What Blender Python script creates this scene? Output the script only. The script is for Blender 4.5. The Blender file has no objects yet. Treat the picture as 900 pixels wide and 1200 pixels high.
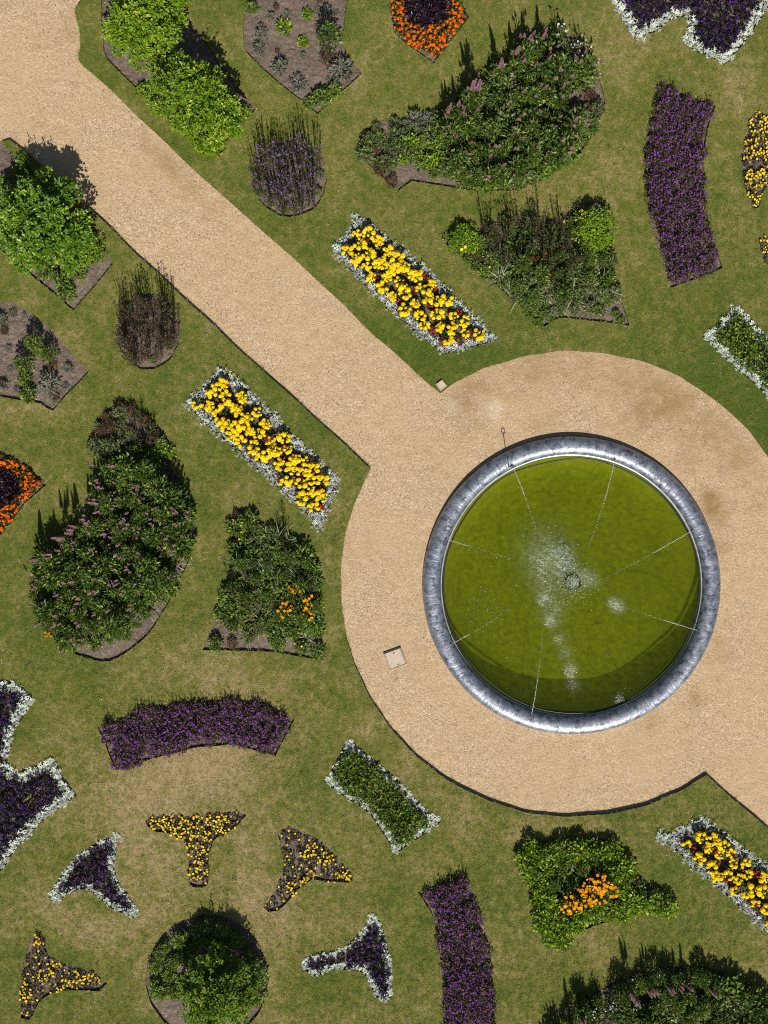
import bpy, math, random, re
import numpy as np
from mathutils import Vector, geometry as mgeo
R = math.radians
C = bpy.context.scene.collection
scene = bpy.context.scene

# ------------------------------------------------------------------ camera, sky, sun, exposure
CAM_H = 34.0
cam_d = bpy.data.cameras.new('camera'); cam = bpy.data.objects.new('camera', cam_d); C.objects.link(cam)
cam.location = (0, 0, CAM_H); cam.rotation_euler = (0, 0, 0)
cam_d.sensor_fit = 'VERTICAL'; cam_d.angle = 2*math.atan(15.0/CAM_H)
cam_d.clip_start = 0.1; cam_d.clip_end = 2000
scene.camera = cam
SUN_EL = R(45); SUN_AZ = math.atan2(0.13, -0.99)
world = bpy.data.worlds.new('World'); scene.world = world; world.use_nodes = True
wn = world.node_tree.nodes; wl = world.node_tree.links; wn.clear()
sky = wn.new('ShaderNodeTexSky'); sky.sky_type = 'NISHITA'; sky.sun_disc = False
sky.sun_elevation = SUN_EL; sky.sun_rotation = SUN_AZ
bg = wn.new('ShaderNodeBackground'); bg.inputs[1].default_value = 0.052
wo = wn.new('ShaderNodeOutputWorld'); wl.new(sky.outputs[0], bg.inputs[0]); wl.new(bg.outputs[0], wo.inputs[0])
sd = bpy.data.lights.new('sun', 'SUN'); sd.energy = 5.0; sd.angle = R(0.5); sd.color = (1, 0.955, 0.88)
sun = bpy.data.objects.new('sun', sd); C.objects.link(sun)
SV = Vector((math.sin(SUN_AZ)*math.cos(SUN_EL), math.cos(SUN_AZ)*math.cos(SUN_EL), math.sin(SUN_EL)))
sun.rotation_euler = SV.to_track_quat('Z', 'Y').to_euler(); sun.location = (0, 0, 30)
vs = scene.view_settings; vs.view_transform = 'Standard'; vs.look = 'None'; vs.exposure = 0.0; vs.gamma = 1
scene.cycles.use_denoising = False; scene.cycles.filter_width = 1.05
scene.cycles.max_bounces = 6; scene.cycles.transparent_max_bounces = 14

# ------------------------------------------------------------------ plan coordinates: garden plan units -> metres
S = 0.025
def W(x, y): return ((x-450)*S, (600-y)*S)
def WA(x, y, h):                      # foot of a plant whose top (height h) is seen at plan point x, y
    k = 1-h/CAM_H
    return ((x-450)*S*k, (600-y)*S*k)

# ------------------------------------------------------------------ materials
def newmat(name):
    m = bpy.data.materials.new(name); m.use_nodes = True
    nt = m.node_tree; nt.nodes.clear()
    o = nt.nodes.new('ShaderNodeOutputMaterial')
    return m, nt, o
def N(nt, t, **kw):
    n = nt.nodes.new(t)
    for k, v in kw.items():
        if k.startswith('i_'):
            key = k[2:]; key = int(key) if key.isdigit() else key
            n.inputs[key].default_value = v
        else: setattr(n, k, v)
    return n
def math_n(nt, op, a, b=None, clamp=False):
    n = nt.nodes.new('ShaderNodeMath'); n.operation = op; n.use_clamp = clamp
    for i, v in enumerate((a, b)):
        if v is None: continue
        if isinstance(v, (int, float)): n.inputs[i].default_value = v
        else: nt.links.new(v, n.inputs[i])
    return n.outputs[0]
def mixc(nt, f, a, b, blend='MIX'):
    n = nt.nodes.new('ShaderNodeMix'); n.data_type = 'RGBA'; n.blend_type = blend
    for sock, v in ((n.inputs[0], f), (n.inputs[6], a), (n.inputs[7], b)):
        if isinstance(v, (int, float)): sock.default_value = v
        elif isinstance(v, tuple): sock.default_value = (*v[:3], 1)
        else: nt.links.new(v, sock)
    return n.outputs[2]
def noise(nt, vec, scale, detail=3, rough=0.55, dist=0.0):
    n = N(nt, 'ShaderNodeTexNoise'); n.inputs['Scale'].default_value = scale; n.inputs['Detail'].default_value = detail
    n.inputs['Roughness'].default_value = rough; n.inputs['Distortion'].default_value = dist
    if vec is not None: nt.links.new(vec, n.inputs['Vector'])
    return n.outputs['Fac']
def ramp(nt, f, lo, hi):
    n = N(nt, 'ShaderNodeMapRange'); n.inputs[1].default_value = lo; n.inputs[2].default_value = hi; n.clamp = True
    nt.links.new(f, n.inputs[0]); return n.outputs[0]
def coords(nt): return N(nt, 'ShaderNodeTexCoord').outputs['Object']
def attr(nt, name, typ='GEOMETRY'):
    n = N(nt, 'ShaderNodeAttribute'); n.attribute_name = name; n.attribute_type = typ
    return n.outputs['Fac']
def bump(nt, h, strength, dist):
    b = N(nt, 'ShaderNodeBump'); b.inputs['Strength'].default_value = strength; b.inputs['Distance'].default_value = dist
    nt.links.new(h, b.inputs['Height']); return b.outputs[0]

MATS = {}
def leafmat(name, a, b, c=None, trans=0.25, rough=0.5, spec=0.35):
    """a-b: tint of each leaf; c: an occasional leaf of another colour"""
    m, nt, o = newmat(name)
    t = attr(nt, 'tint'); oi = N(nt, 'ShaderNodeObjectInfo').outputs['Random']
    f = math_n(nt, 'ADD', math_n(nt, 'MULTIPLY', t, 0.75), math_n(nt, 'MULTIPLY', oi, 0.25))
    col = mixc(nt, f, a, b)
    if c: col = mixc(nt, ramp(nt, t, 0.86, 0.88), col, c)
    p = N(nt, 'ShaderNodeBsdfPrincipled'); nt.links.new(col, p.inputs['Base Color'])
    p.inputs['Roughness'].default_value = rough; p.inputs['Specular IOR Level'].default_value = spec
    tr = N(nt, 'ShaderNodeBsdfTranslucent'); nt.links.new(col, tr.inputs[0])
    mx = N(nt, 'ShaderNodeMixShader', i_0=trans); nt.links.new(p.outputs[0], mx.inputs[1]); nt.links.new(tr.outputs[0], mx.inputs[2])
    nt.links.new(mx.outputs[0], o.inputs[0])
    MATS[name] = m; return m
def plainmat(name, a, b, scale, rough=0.6, metal=0.0, bmp=0.0, spec=0.5):
    m, nt, o = newmat(name); v = coords(nt)
    f = noise(nt, v, scale, 5, 0.6)
    p = N(nt, 'ShaderNodeBsdfPrincipled'); nt.links.new(mixc(nt, ramp(nt, f, 0.3, 0.7), a, b), p.inputs['Base Color'])
    p.inputs['Roughness'].default_value = rough; p.inputs['Metallic'].default_value = metal; p.inputs['Specular IOR Level'].default_value = spec
    if bmp: nt.links.new(bump(nt, f, bmp, 0.01), p.inputs['Normal'])
    nt.links.new(p.outputs[0], o.inputs[0]); MATS[name] = m; return m

leafmat('marigold_leaf', (.025, .055, .012), (.07, .12, .02))
leafmat('marigold_yellow', (.88, .60, .008), (.95, .75, .016), (.86, .46, .004), trans=.15, rough=.7, spec=.1)
leafmat('marigold_orange', (.72, .10, .004), (.82, .20, .006), (.55, .05, .004), trans=.12, rough=.7, spec=.1)
leafmat('red_petal', (.38, .012, .012), (.6, .03, .02), trans=.1, rough=.6, spec=.1)
leafmat('silver_leaf', (.36, .41, .37), (.66, .71, .65), trans=.10, rough=.7, spec=.15)
leafmat('white_green_leaf', (.46, .52, .42), (.76, .80, .70), trans=.12, rough=.7, spec=.15)
leafmat('purple_leaf', (.038, .042, .016), (.15, .125, .055), (.18, .06, .07))
leafmat('purple_petal', (.16, .04, .24), (.30, .09, .44), (.42, .13, .58), trans=.15, rough=.7, spec=.1)
leafmat('pansy_leaf', (.035, .04, .018), (.10, .085, .045), (.13, .09, .07))
leafmat('pansy_yellow', (.86, .56, .008), (.92, .70, .02), trans=.1, rough=.7, spec=.1)
leafmat('night_leaf', (.008, .012, .009), (.032, .034, .022), (.045, .022, .035))
leafmat('night_petal', (.022, .010, .055), (.065, .022, .15), (.14, .045, .28), trans=.1, rough=.7, spec=.1)
leafmat('dark_leaf', (.016, .008, .014), (.045, .02, .034), trans=.1, rough=.4)
leafmat('lime_leaf', (.075, .16, .008), (.28, .43, .015), (.48, .55, .05), trans=.28, rough=.42, spec=.4)
leafmat('green_leaf', (.06, .15, .010), (.26, .42, .026), (.42, .54, .07), trans=.28, rough=.4, spec=.45)
leafmat('dome_leaf', (.06, .14, .010), (.29, .43, .026), (.46, .54, .06), trans=.34, rough=.42, spec=.45)
leafmat('deep_leaf', (.045, .10, .012), (.23, .34, .035), (.38, .46, .08), trans=.25, rough=.42, spec=.45)
leafmat('border_leaf', (.028, .064, .010), (.155, .235, .030), (.32, .40, .08), trans=.24, rough=.42, spec=.3)
leafmat('sage_leaf', (.06, .095, .03), (.22, .27, .08), (.36, .39, .15), trans=.2)
leafmat('strap_leaf', (.08, .11, .035), (.27, .31, .14), (.42, .43, .26), trans=.2, rough=.4)
leafmat('yellow_strap', (.12, .15, .025), (.36, .36, .08), trans=.2, rough=.45)
leafmat('bronze_leaf', (.05, .032, .016), (.17, .10, .045), (.24, .12, .06), trans=.2)
leafmat('stalk', (.045, .05, .018), (.13, .12, .045), (.20, .16, .08), trans=.1)
leafmat('brown_stalk', (.05, .038, .022), (.15, .11, .06), (.20, .15, .09), trans=.1)
leafmat('pink_spike', (.22, .11, .12), (.48, .29, .30), (.50, .28, .42), trans=.15, rough=.7, spec=.1)
leafmat('lilac_petal', (.20, .10, .32), (.36, .20, .52), trans=.15, rough=.7, spec=.1)
leafmat('white_petal', (.60, .56, .58), (.80, .78, .78), (.55, .40, .60), trans=.15, rough=.7, spec=.1)
leafmat('orange_petal', (.72, .25, .004), (.85, .40, .008), trans=.1, rough=.7, spec=.1)
leafmat('grey_leaf', (.10, .115, .08), (.26, .28, .20), trans=.15)
leafmat('bedding_leaf', (.045, .09, .010), (.21, .31, .028), (.40, .47, .07), trans=.25, rough=.42, spec=.3)
plainmat('bark', (.04, .03, .02), (.10, .08, .055), 30, .9)

# lawn
def lawn_colour(nt, v, dry):
    n1 = noise(nt, v, 0.55, 5, 0.65); n2 = noise(nt, v, 3.2, 6, 0.7); n3 = noise(nt, v, 13, 4, 0.75)
    f = math_n(nt, 'ADD', dry, math_n(nt, 'MULTIPLY', math_n(nt, 'SUBTRACT', n1, 0.5), 1.1))
    f = math_n(nt, 'ADD', f, math_n(nt, 'MULTIPLY', math_n(nt, 'SUBTRACT', n2, 0.5), 1.5))
    f = math_n(nt, 'ADD', f, math_n(nt, 'MULTIPLY', math_n(nt, 'SUBTRACT', n3, 0.5), 1.5), True)
    c = mixc(nt, ramp(nt, f, 0.0, 0.45), (.088, .130, .018), (.190, .188, .040))
    return mixc(nt, ramp(nt, f, 0.45, 1.0), c, (.42, .315, .16))
m, nt, o = newmat('lawn_turf'); v = coords(nt)
c = lawn_colour(nt, v, attr(nt, 'dryness'))
p = N(nt, 'ShaderNodeBsdfPrincipled', i_Roughness=.9); p.inputs['Specular IOR Level'].default_value = .1
nt.links.new(c, p.inputs['Base Color'])
nt.links.new(bump(nt, noise(nt, v, 60, 4, .7), .8, .03), p.inputs['Normal']); nt.links.new(p.outputs[0], o.inputs[0]); MATS['lawn'] = m
# blades of grass: the colour of the turf below them
m, nt, o = newmat('grass_blade')
d = attr(nt, 'dryness', 'INSTANCER'); oi = N(nt, 'ShaderNodeObjectInfo')
f = math_n(nt, 'ADD', d, math_n(nt, 'MULTIPLY', math_n(nt, 'SUBTRACT', oi.outputs['Random'], .5), .8))
pos = oi.outputs['Location']
f = math_n(nt, 'ADD', f, math_n(nt, 'MULTIPLY', math_n(nt, 'SUBTRACT', noise(nt, pos, 13, 4, .75), .5), 1.5))
f = math_n(nt, 'ADD', f, math_n(nt, 'MULTIPLY', math_n(nt, 'SUBTRACT', noise(nt, pos, .55, 5, .65), .5), 1.1))
f = math_n(nt, 'ADD', f, math_n(nt, 'MULTIPLY', math_n(nt, 'SUBTRACT', noise(nt, pos, 3.2, 6, .7), .5), 1.5), True)
c = mixc(nt, ramp(nt, f, 0.0, .45), (.100, .155, .020), (.220, .220, .046)); c = mixc(nt, ramp(nt, f, .45, 1), c, (.48, .365, .185))
p = N(nt, 'ShaderNodeBsdfPrincipled', i_Roughness=.6); p.inputs['Specular IOR Level'].default_value = .2
nt.links.new(c, p.inputs['Base Color']); nt.links.new(p.outputs[0], o.inputs[0]); MATS['blade'] = m
# cut earth edge
m, nt, o = newmat('cut_earth'); v = coords(nt)
p = N(nt, 'ShaderNodeBsdfPrincipled', i_Roughness=.95); p.inputs['Specular IOR Level'].default_value = .1
nt.links.new(mixc(nt, noise(nt, v, 14, 4), (.05, .04, .028), (.15, .12, .08)), p.inputs['Base Color']); nt.links.new(p.outputs[0], o.inputs[0]); MATS['earth'] = m
# soil
m, nt, o = newmat('mulched_soil'); v = coords(nt)
f1 = noise(nt, v, 1.6, 4, .6); f2 = noise(nt, v, 34, 4, .75)
vo = N(nt, 'ShaderNodeTexVoronoi', i_Scale=38.0); nt.links.new(v, vo.inputs['Vector'])
c = mixc(nt, ramp(nt, f2, .3, .72), (.085, .058, .044), (.31, .235, .185))
c = mixc(nt, ramp(nt, f1, .45, .75), c, (.27, .205, .15))
c = mixc(nt, ramp(nt, math_n(nt, 'MULTIPLY', vo.outputs['Distance'], noise(nt, v, 9, 2)), .36, .42), c, (.34, .30, .26))
p = N(nt, 'ShaderNodeBsdfPrincipled', i_Roughness=.95); p.inputs['Specular IOR Level'].default_value = .1
nt.links.new(c, p.inputs['Base Color']); nt.links.new(bump(nt, f2, 1.0, .05), p.inputs['Normal']); nt.links.new(p.outputs[0], o.inputs[0]); MATS['soil'] = m
# gravel
m, nt, o = newmat('golden_gravel'); v = coords(nt)
vo = N(nt, 'ShaderNodeTexVoronoi', i_Scale=34.0); nt.links.new(v, vo.inputs['Vector'])
sep = N(nt, 'ShaderNodeSeparateColor'); nt.links.new(vo.outputs['Color'], sep.inputs[0])
g1 = noise(nt, v, .5, 5, .6); g2 = noise(nt, v, 2.6, 5, .65); g3 = noise(nt, v, 15, 4, .7)
c = mixc(nt, sep.outputs[0], (.38, .270, .160), (.64, .475, .300))
c = mixc(nt, ramp(nt, sep.outputs[1], .93, .95), c, (.24, .16, .09))
c = mixc(nt, ramp(nt, sep.outputs[2], .93, .95), c, (.74, .60, .42))
c = mixc(nt, math_n(nt, 'MULTIPLY', ramp(nt, g1, .35, .65), .6), c, (.54, .375, .205))
c = mixc(nt, math_n(nt, 'MULTIPLY', ramp(nt, g2, .45, .75), .38), c, (.36, .24, .115))
c = mixc(nt, math_n(nt, 'MULTIPLY', attr(nt, 'damp'), ramp(nt, g2, .15, .6)), c, (.30, .185, .070))
c = mixc(nt, math_n(nt, 'MULTIPLY', attr(nt, 'chalk'), ramp(nt, g3, .35, .6)), c, (.70, .58, .44))
p = N(nt, 'ShaderNodeBsdfPrincipled', i_Roughness=.85); p.inputs['Specular IOR Level'].default_value = .2
nt.links.new(c, p.inputs['Base Color'])
h = math_n(nt, 'ADD', math_n(nt, 'MULTIPLY', vo.outputs['Distance'], -.5), math_n(nt, 'ADD', math_n(nt, 'MULTIPLY', g3, 1.2), math_n(nt, 'MULTIPLY', g2, 3.0)))
nt.links.new(bump(nt, h, .5, .03), p.inputs['Normal']); nt.links.new(p.outputs[0], o.inputs[0]); MATS['gravel'] = m
# basin coping: old lead-grey paint, lime streaks running down both sides
m, nt, o = newmat('weathered_coping'); v = coords(nt)
ra = attr(nt, 'around'); cr = attr(nt, 'across')
cx = N(nt, 'ShaderNodeCombineXYZ'); nt.links.new(math_n(nt, 'MULTIPLY', ra, 210), cx.inputs[0]); nt.links.new(math_n(nt, 'MULTIPLY', cr, 2.2), cx.inputs[1])
st = noise(nt, cx.outputs[0], 1.0, 5, .6, .6); bl = noise(nt, v, 5, 5, .65)
blot = math_n(nt, 'MULTIPLY', ramp(nt, st, .30, .75), ramp(nt, bl, .40, .66))
c = mixc(nt, noise(nt, v, 1.2, 3), (.17, .19, .245), (.46, .49, .56))
c = mixc(nt, math_n(nt, 'MULTIPLY', blot, .5), c, (.62, .64, .68))
c = mixc(nt, math_n(nt, 'MULTIPLY', ramp(nt, noise(nt, v, 6, 5, .72), .48, .64), .8), c, (.05, .06, .08))
p = N(nt, 'ShaderNodeBsdfPrincipled'); nt.links.new(c, p.inputs['Base Color'])
nt.links.new(math_n(nt, 'ADD', .43, math_n(nt, 'MULTIPLY', blot, .15)), p.inputs['Roughness']); nt.links.new(math_n(nt, 'SUBTRACT', .78, math_n(nt, 'MULTIPLY', blot, .35)), p.inputs['Metallic'])
nt.links.new(bump(nt, math_n(nt, 'ADD', st, bl), .5, .03), p.inputs['Normal']); nt.links.new(p.outputs[0], o.inputs[0]); MATS['coping'] = m
# algae on basin floor and wall, with the water's ripple shading painted into it
m, nt, o = newmat('algae'); v = coords(nt)
ra = attr(nt, 'around'); rr = attr(nt, 'across')
cx = N(nt, 'ShaderNodeCombineXYZ'); nt.links.new(math_n(nt, 'MULTIPLY', ra, 60), cx.inputs[0]); nt.links.new(math_n(nt, 'MULTIPLY', rr, 26), cx.inputs[1])
a1 = noise(nt, v, 9, 5, .7, .4); a2 = noise(nt, v, .7, 3); a3 = noise(nt, cx.outputs[0], 1, 3, .6, .5)
f = math_n(nt, 'ADD', math_n(nt, 'MULTIPLY', a1, .6), math_n(nt, 'MULTIPLY', a3, .4))
c = mixc(nt, ramp(nt, f, .34, .66), (.090, .112, .002), (.255, .285, .006))
c = mixc(nt, math_n(nt, 'MULTIPLY', ramp(nt, a2, .45, .7), .45), c, (.075, .095, .002))
c = mixc(nt, math_n(nt, 'MULTIPLY', ramp(nt, rr, .86, .97), .5), c, (.27, .28, .015))
p = N(nt, 'ShaderNodeBsdfPrincipled', i_Roughness=.9); p.inputs['Specular IOR Level'].default_value = .05
nt.links.new(c, p.inputs['Base Color']); nt.links.new(p.outputs[0], o.inputs[0]); MATS['algae'] = m
# water skin
m, nt, o = newmat('green_water'); v = coords(nt)
rr = N(nt, 'ShaderNodeVectorMath', operation='LENGTH'); nt.links.new(v, rr.inputs[0])
wv = N(nt, 'ShaderNodeMath', operation='SINE'); nt.links.new(math_n(nt, 'ADD', math_n(nt, 'MULTIPLY', rr.outputs['Value'], 26), math_n(nt, 'MULTIPLY', noise(nt, v, 1.3, 3), 14)), wv.inputs[0])
h = math_n(nt, 'ADD', math_n(nt, 'MULTIPLY', wv.outputs[0], .09), math_n(nt, 'MULTIPLY', noise(nt, v, 7, 3, .5), .8))
h = math_n(nt, 'ADD', h, math_n(nt, 'MULTIPLY', math_n(nt, 'MULTIPLY', attr(nt, 'churn'), noise(nt, v, 17, 4, .75)), 14.0))
nb = bump(nt, h, .28, .05)
mp = N(nt, 'ShaderNodeMapping'); mp.inputs['Scale'].default_value = (.55, 1.5, 1); nt.links.new(v, mp.inputs[0]); strv = mp.outputs[0]
tr = N(nt, 'ShaderNodeBsdfTransparent'); tr.inputs[0].default_value = (.93, .97, .80, 1)
df = N(nt, 'ShaderNodeBsdfDiffuse'); df.inputs[0].default_value = (.13, .155, .006, 1); nt.links.new(nb, df.inputs['Normal'])
fo = N(nt, 'ShaderNodeBsdfDiffuse'); fo.inputs[0].default_value = (.62, .68, .58, 1)
gl = N(nt, 'ShaderNodeBsdfGlossy', i_Roughness=.15); nt.links.new(nb, gl.inputs['Normal'])
mx = N(nt, 'ShaderNodeMixShader', i_0=.13); nt.links.new(tr.outputs[0], mx.inputs[1]); nt.links.new(df.outputs[0], mx.inputs[2])
mf = N(nt, 'ShaderNodeMixShader'); nt.links.new(math_n(nt, 'MULTIPLY', attr(nt, 'churn'), math_n(nt, 'ADD', math_n(nt, 'MULTIPLY', ramp(nt, noise(nt, strv, 13, 4, .75, .8), .52, .66), .75), .13)), mf.inputs[0])  # foam where churned; its stretched white streaks also paint in ripple glints
nt.links.new(mx.outputs[0], mf.inputs[1]); nt.links.new(fo.outputs[0], mf.inputs[2])
fr = N(nt, 'ShaderNodeFresnel', i_IOR=1.33); nt.links.new(nb, fr.inputs['Normal'])
m2 = N(nt, 'ShaderNodeMixShader'); nt.links.new(math_n(nt, 'MINIMUM', fr.outputs[0], .10), m2.inputs[0]); nt.links.new(mf.outputs[0], m2.inputs[1]); nt.links.new(gl.outputs[0], m2.inputs[2])
nt.links.new(m2.outputs[0], o.inputs[0]); MATS['water'] = m
m, nt, o = newmat('murky_water'); v = coords(nt)
tr = N(nt, 'ShaderNodeBsdfTransparent'); df = N(nt, 'ShaderNodeBsdfDiffuse'); nt.links.new(mixc(nt, ramp(nt, noise(nt, v, 6, 4, .65), .42, .58), (.08, .10, .003), (.24, .265, .008)), df.inputs[0])
mx = N(nt, 'ShaderNodeMixShader', i_0=.06); nt.links.new(tr.outputs[0], mx.inputs[1]); nt.links.new(df.outputs[0], mx.inputs[2]); nt.links.new(mx.outputs[0], o.inputs[0]); MATS['murk'] = m
m, nt, o = newmat('water_drop')
p = N(nt, 'ShaderNodeBsdfPrincipled', i_Roughness=.15); p.inputs['Base Color'].default_value = (.80, .84, .82, 1)
tr = N(nt, 'ShaderNodeBsdfTransparent'); mx = N(nt, 'ShaderNodeMixShader', i_0=.65)
nt.links.new(tr.outputs[0], mx.inputs[1]); nt.links.new(p.outputs[0], mx.inputs[2]); nt.links.new(mx.outputs[0], o.inputs[0]); MATS['drop'] = m
plainmat('lip', (.34, .36, .40), (.62, .64, .68), 8, .4, .35)
plainmat('black_pipe', (.012, .012, .013), (.035, .034, .03), 9, .45)
plainmat('iron', (.03, .028, .025), (.085, .07, .05), 25, .5, .6)
plainmat('cover_stone', (.48, .38, .27), (.64, .53, .40), 22, .85, bmp=.3)
plainmat('pink_stone', (.28, .21, .16), (.46, .36, .29), 18, .85, bmp=.4)

# ------------------------------------------------------------------ mesh helpers
class MB:
    def __init__(s): s.v = []; s.f = []; s.t = []
    def leaf(s, p, d, n, L, Wd, fold=.15, tint=0., droop=.1):
        side = d.cross(n)
        if side.length < 1e-5: side = d.orthogonal()
        side.normalize(); n = side.cross(d); k = len(s.v)
        mid = p + d*(L*.5)
        s.v += [p, mid+side*(Wd*.5)+n*(fold*Wd), p+d*L-n*(droop*L), mid-side*(Wd*.5)+n*(fold*Wd)]
        s.f += [(k, k+1, k+2), (k, k+2, k+3)]; s.t += [tint, tint]
    def ribbon(s, p, az, L, Wd, el0, el1, seg=3, tint=0., lobes=0.):
        q = p.copy(); side = Vector((-math.sin(az), math.cos(az), 0)); pts = []
        for i in range(seg+1):
            e = el0+(el1-el0)*(i+.5)/seg
            dv = Vector((math.cos(az)*math.cos(e), math.sin(az)*math.cos(e), math.sin(e)))
            pts.append((q.copy(), dv)); q = q+dv*(L/seg)
        k = len(s.v)
        for i, (a, dv) in enumerate(pts):
            w = Wd*.5*max(.08, (1-(i/seg)**2))*(.6 if i == 0 else 1)
            s.v += [a-side*w, a+side*w]
        for i in range(seg):
            s.f.append((k+2*i, k+2*i+1, k+2*i+3, k+2*i+2)); s.t.append(tint)
        if lobes:
            for i in range(1, seg):
                a, dv = pts[i]
                for sg in (-1, 1):
                    s.leaf(a, (dv*.8+side*sg).normalized(), dv.cross(side)*-1, L*lobes, Wd*.9, .05, tint, .05)
    def stem(s, p, q, r, tint=0., r2=None):
        d = (q-p)
        if d.length < 1e-6: return
        u = d.orthogonal().normalized(); w = d.normalized().cross(u); k = len(s.v); r2 = r if r2 is None else r2
        for b, rr in ((p, r), (q, r2)):
            for i in range(3):
                a = i*2.0944; s.v.append(b+(u*math.cos(a)+w*math.sin(a))*rr)
        for i in range(3):
            j = (i+1) % 3; s.f.append((k+i, k+j, k+3+j, k+3+i)); s.t.append(tint)
    def pompom(s, c, r, rng, seg=7):
        k = len(s.v); rings = ((1.0, -.05), (.86, .42), (.45, .72))
        for rr, zz in rings:
            for i in range(seg):
                a = 6.2832*i/seg+rr; q = r*rr*rng.uniform(.82, 1.15)
                s.v.append(c+Vector((math.cos(a)*q, math.sin(a)*q, zz*r*rng.uniform(.85, 1.1))))
        s.v.append(c+Vector((0, 0, .7*r)))
        for j in range(2):
            for i in range(seg):
                i2 = (i+1) % seg
                s.f.append((k+j*seg+i, k+j*seg+i2, k+(j+1)*seg+i2, k+(j+1)*seg+i)); s.t.append(rng.random())
        for i in range(seg):
            s.f.append((k+2*seg+i, k+2*seg+(i+1) % seg, k+3*seg)); s.t.append(rng.random())
    def bloom(s, c, n, r, rng, petals=5):
        u = n.orthogonal().normalized(); w = n.cross(u); a0 = rng.random()*6.28; t = rng.random()
        for i in range(petals):
            a = a0+6.2832*i/petals; d = (u*math.cos(a)+w*math.sin(a)+n*.15).normalized()
            s.leaf(c, d, n, r, r*1.05, .04, min(1, max(0, t+rng.uniform(-.15, .15))), .1)
    def spike(s, p, d, L, r, rng, n=26):
        for i in range(n):
            f = i/n; a = i*2.4; q = p+d*(L*f); rr = r*(1-f*.65)
            u = d.orthogonal().normalized(); w = d.cross(u)
            o = (u*math.cos(a)+w*math.sin(a)); s.leaf(q, (o+d*.6).normalized(), d, rr*1.7, rr*1.2, .1, rng.random(), .1)
    def mesh(s, name, mat):
        me = bpy.data.meshes.new(name)
        me.from_pydata([tuple(x) for x in s.v], [], s.f)
        at = me.attributes.new('tint', 'FLOAT', 'FACE'); at.data.foreach_set('value', np.array(s.t, dtype=np.float32))
        me.materials.append(MATS[mat]); return me
def rv(rng): 
    return Vector((rng.gauss(0, 1), rng.gauss(0, 1), rng.gauss(0, 1))).normalized()

def link(name, me, parent=None, loc=(0, 0, 0)):
    o = bpy.data.objects.new(name, me); C.objects.link(o); o.location = loc
    if parent: o.parent = parent
    return o
def tag(o, label=None, cat=None, group=None, kind=None):
    for k, v in (('label', label), ('category', cat), ('group', group), ('kind', kind)):
        if v: o[k] = v
    return o

# ------------------------------------------------------------------ plants: each kind a few variants of (part name, mesh)
KIND = {}
def V3(x, y, z): return Vector((x, y, z))
def dome_leaves(mb, rx, ry, h, n, L, Wd, rng, up=.5, inner=.55, jit=.6, z0=0.03):
    for _ in range(n):
        a = rng.random()*6.283; u = rng.random()**.5
        rad = u; zz = math.sqrt(max(0, 1-u*u)); k = rng.uniform(inner, 1)
        p = V3(math.cos(a)*rad*rx*k, math.sin(a)*rad*ry*k, z0+zz*h*k)
        out = V3(math.cos(a)*(rad+.15), math.sin(a)*(rad+.15), zz*.6)
        d = (out*.9+V3(0, 0, up)*.4+rv(rng)*jit).normalized()
        nn = (V3(0, 0, 1)+out*.5+rv(rng)*.5).normalized()
        l = L*rng.uniform(.6, 1.2); mb.leaf(p, d, nn, l, Wd*l/L, .14, rng.random(), .12)
def kind(name, cat, parts_fn, variants, root_part=None):
    KIND[name] = (cat, [parts_fn(random.Random(hash_(name)+i*77)) for i in range(variants)])
def hash_(s): 
    h = 7
    for ch in s: h = (h*31+ord(ch)) % 1000003
    return h
def k_marigold(pet, small=False):
    def fn(rng):
        a = MB(); b = MB(); r = .11 if small else .17
        dome_leaves(a, r, r, .16 if small else .24, 52 if small else 100, .09, .04, rng)
        for i in range(8 if small else rng.randint(10, 15)):
            an = rng.random()*6.28; q = r*(1.1 if small else .92)*math.sqrt(rng.random())
            b.pompom(V3(math.cos(an)*q, math.sin(an)*q, (.15 if small else .24)*rng.uniform(.85, 1.15)), (.036 if small else .058)*rng.uniform(.62, 1.4), rng)
        return [('', a.mesh('marigold_leaves', 'marigold_leaf')), ('blossoms', b.mesh('marigold_blossoms', pet))]
    return fn
kind('marigold', 'marigold', k_marigold('marigold_yellow'), 7)
kind('orange_marigold', 'marigold', k_marigold('marigold_orange', True), 5)
def k_red(rng):
    a = MB(); b = MB(); dome_leaves(a, .12, .12, .2, 50, .1, .05, rng)
    for i in range(4):
        p = V3(rng.uniform(-.1, .1), rng.uniform(-.1, .1), .22); b.pompom(p, .035*rng.uniform(.7, 1.3), rng, 6)
    return [('', a.mesh('red_leaves', 'purple_leaf')), ('blossoms', b.mesh('red_blossoms', 'red_petal'))]
kind('red_bedding_flower', 'flower', k_red, 3)
def k_silver(mat, L=.25, n=11, lob=.24, wd=.030):
    def fn(rng):
        a = MB()
        for i in range(n):
            az = i*2.4+rng.uniform(-.4, .4); e = rng.uniform(.25, 1.4)
            a.ribbon(V3(rng.uniform(-.03, .03), rng.uniform(-.03, .03), .03), az, L*rng.uniform(.75, 1.25), wd, e, e-.9, 3, rng.random(), lob)
        return [('', a.mesh('silver_leaves', mat))]
    return fn
kind('dusty_miller', 'dusty miller', k_silver('silver_leaf', .29, 11, .24, .032), 7)
kind('white_edging_plant', 'edging plant', k_silver('white_green_leaf', .20, 12, .32, .034), 6)
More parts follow.
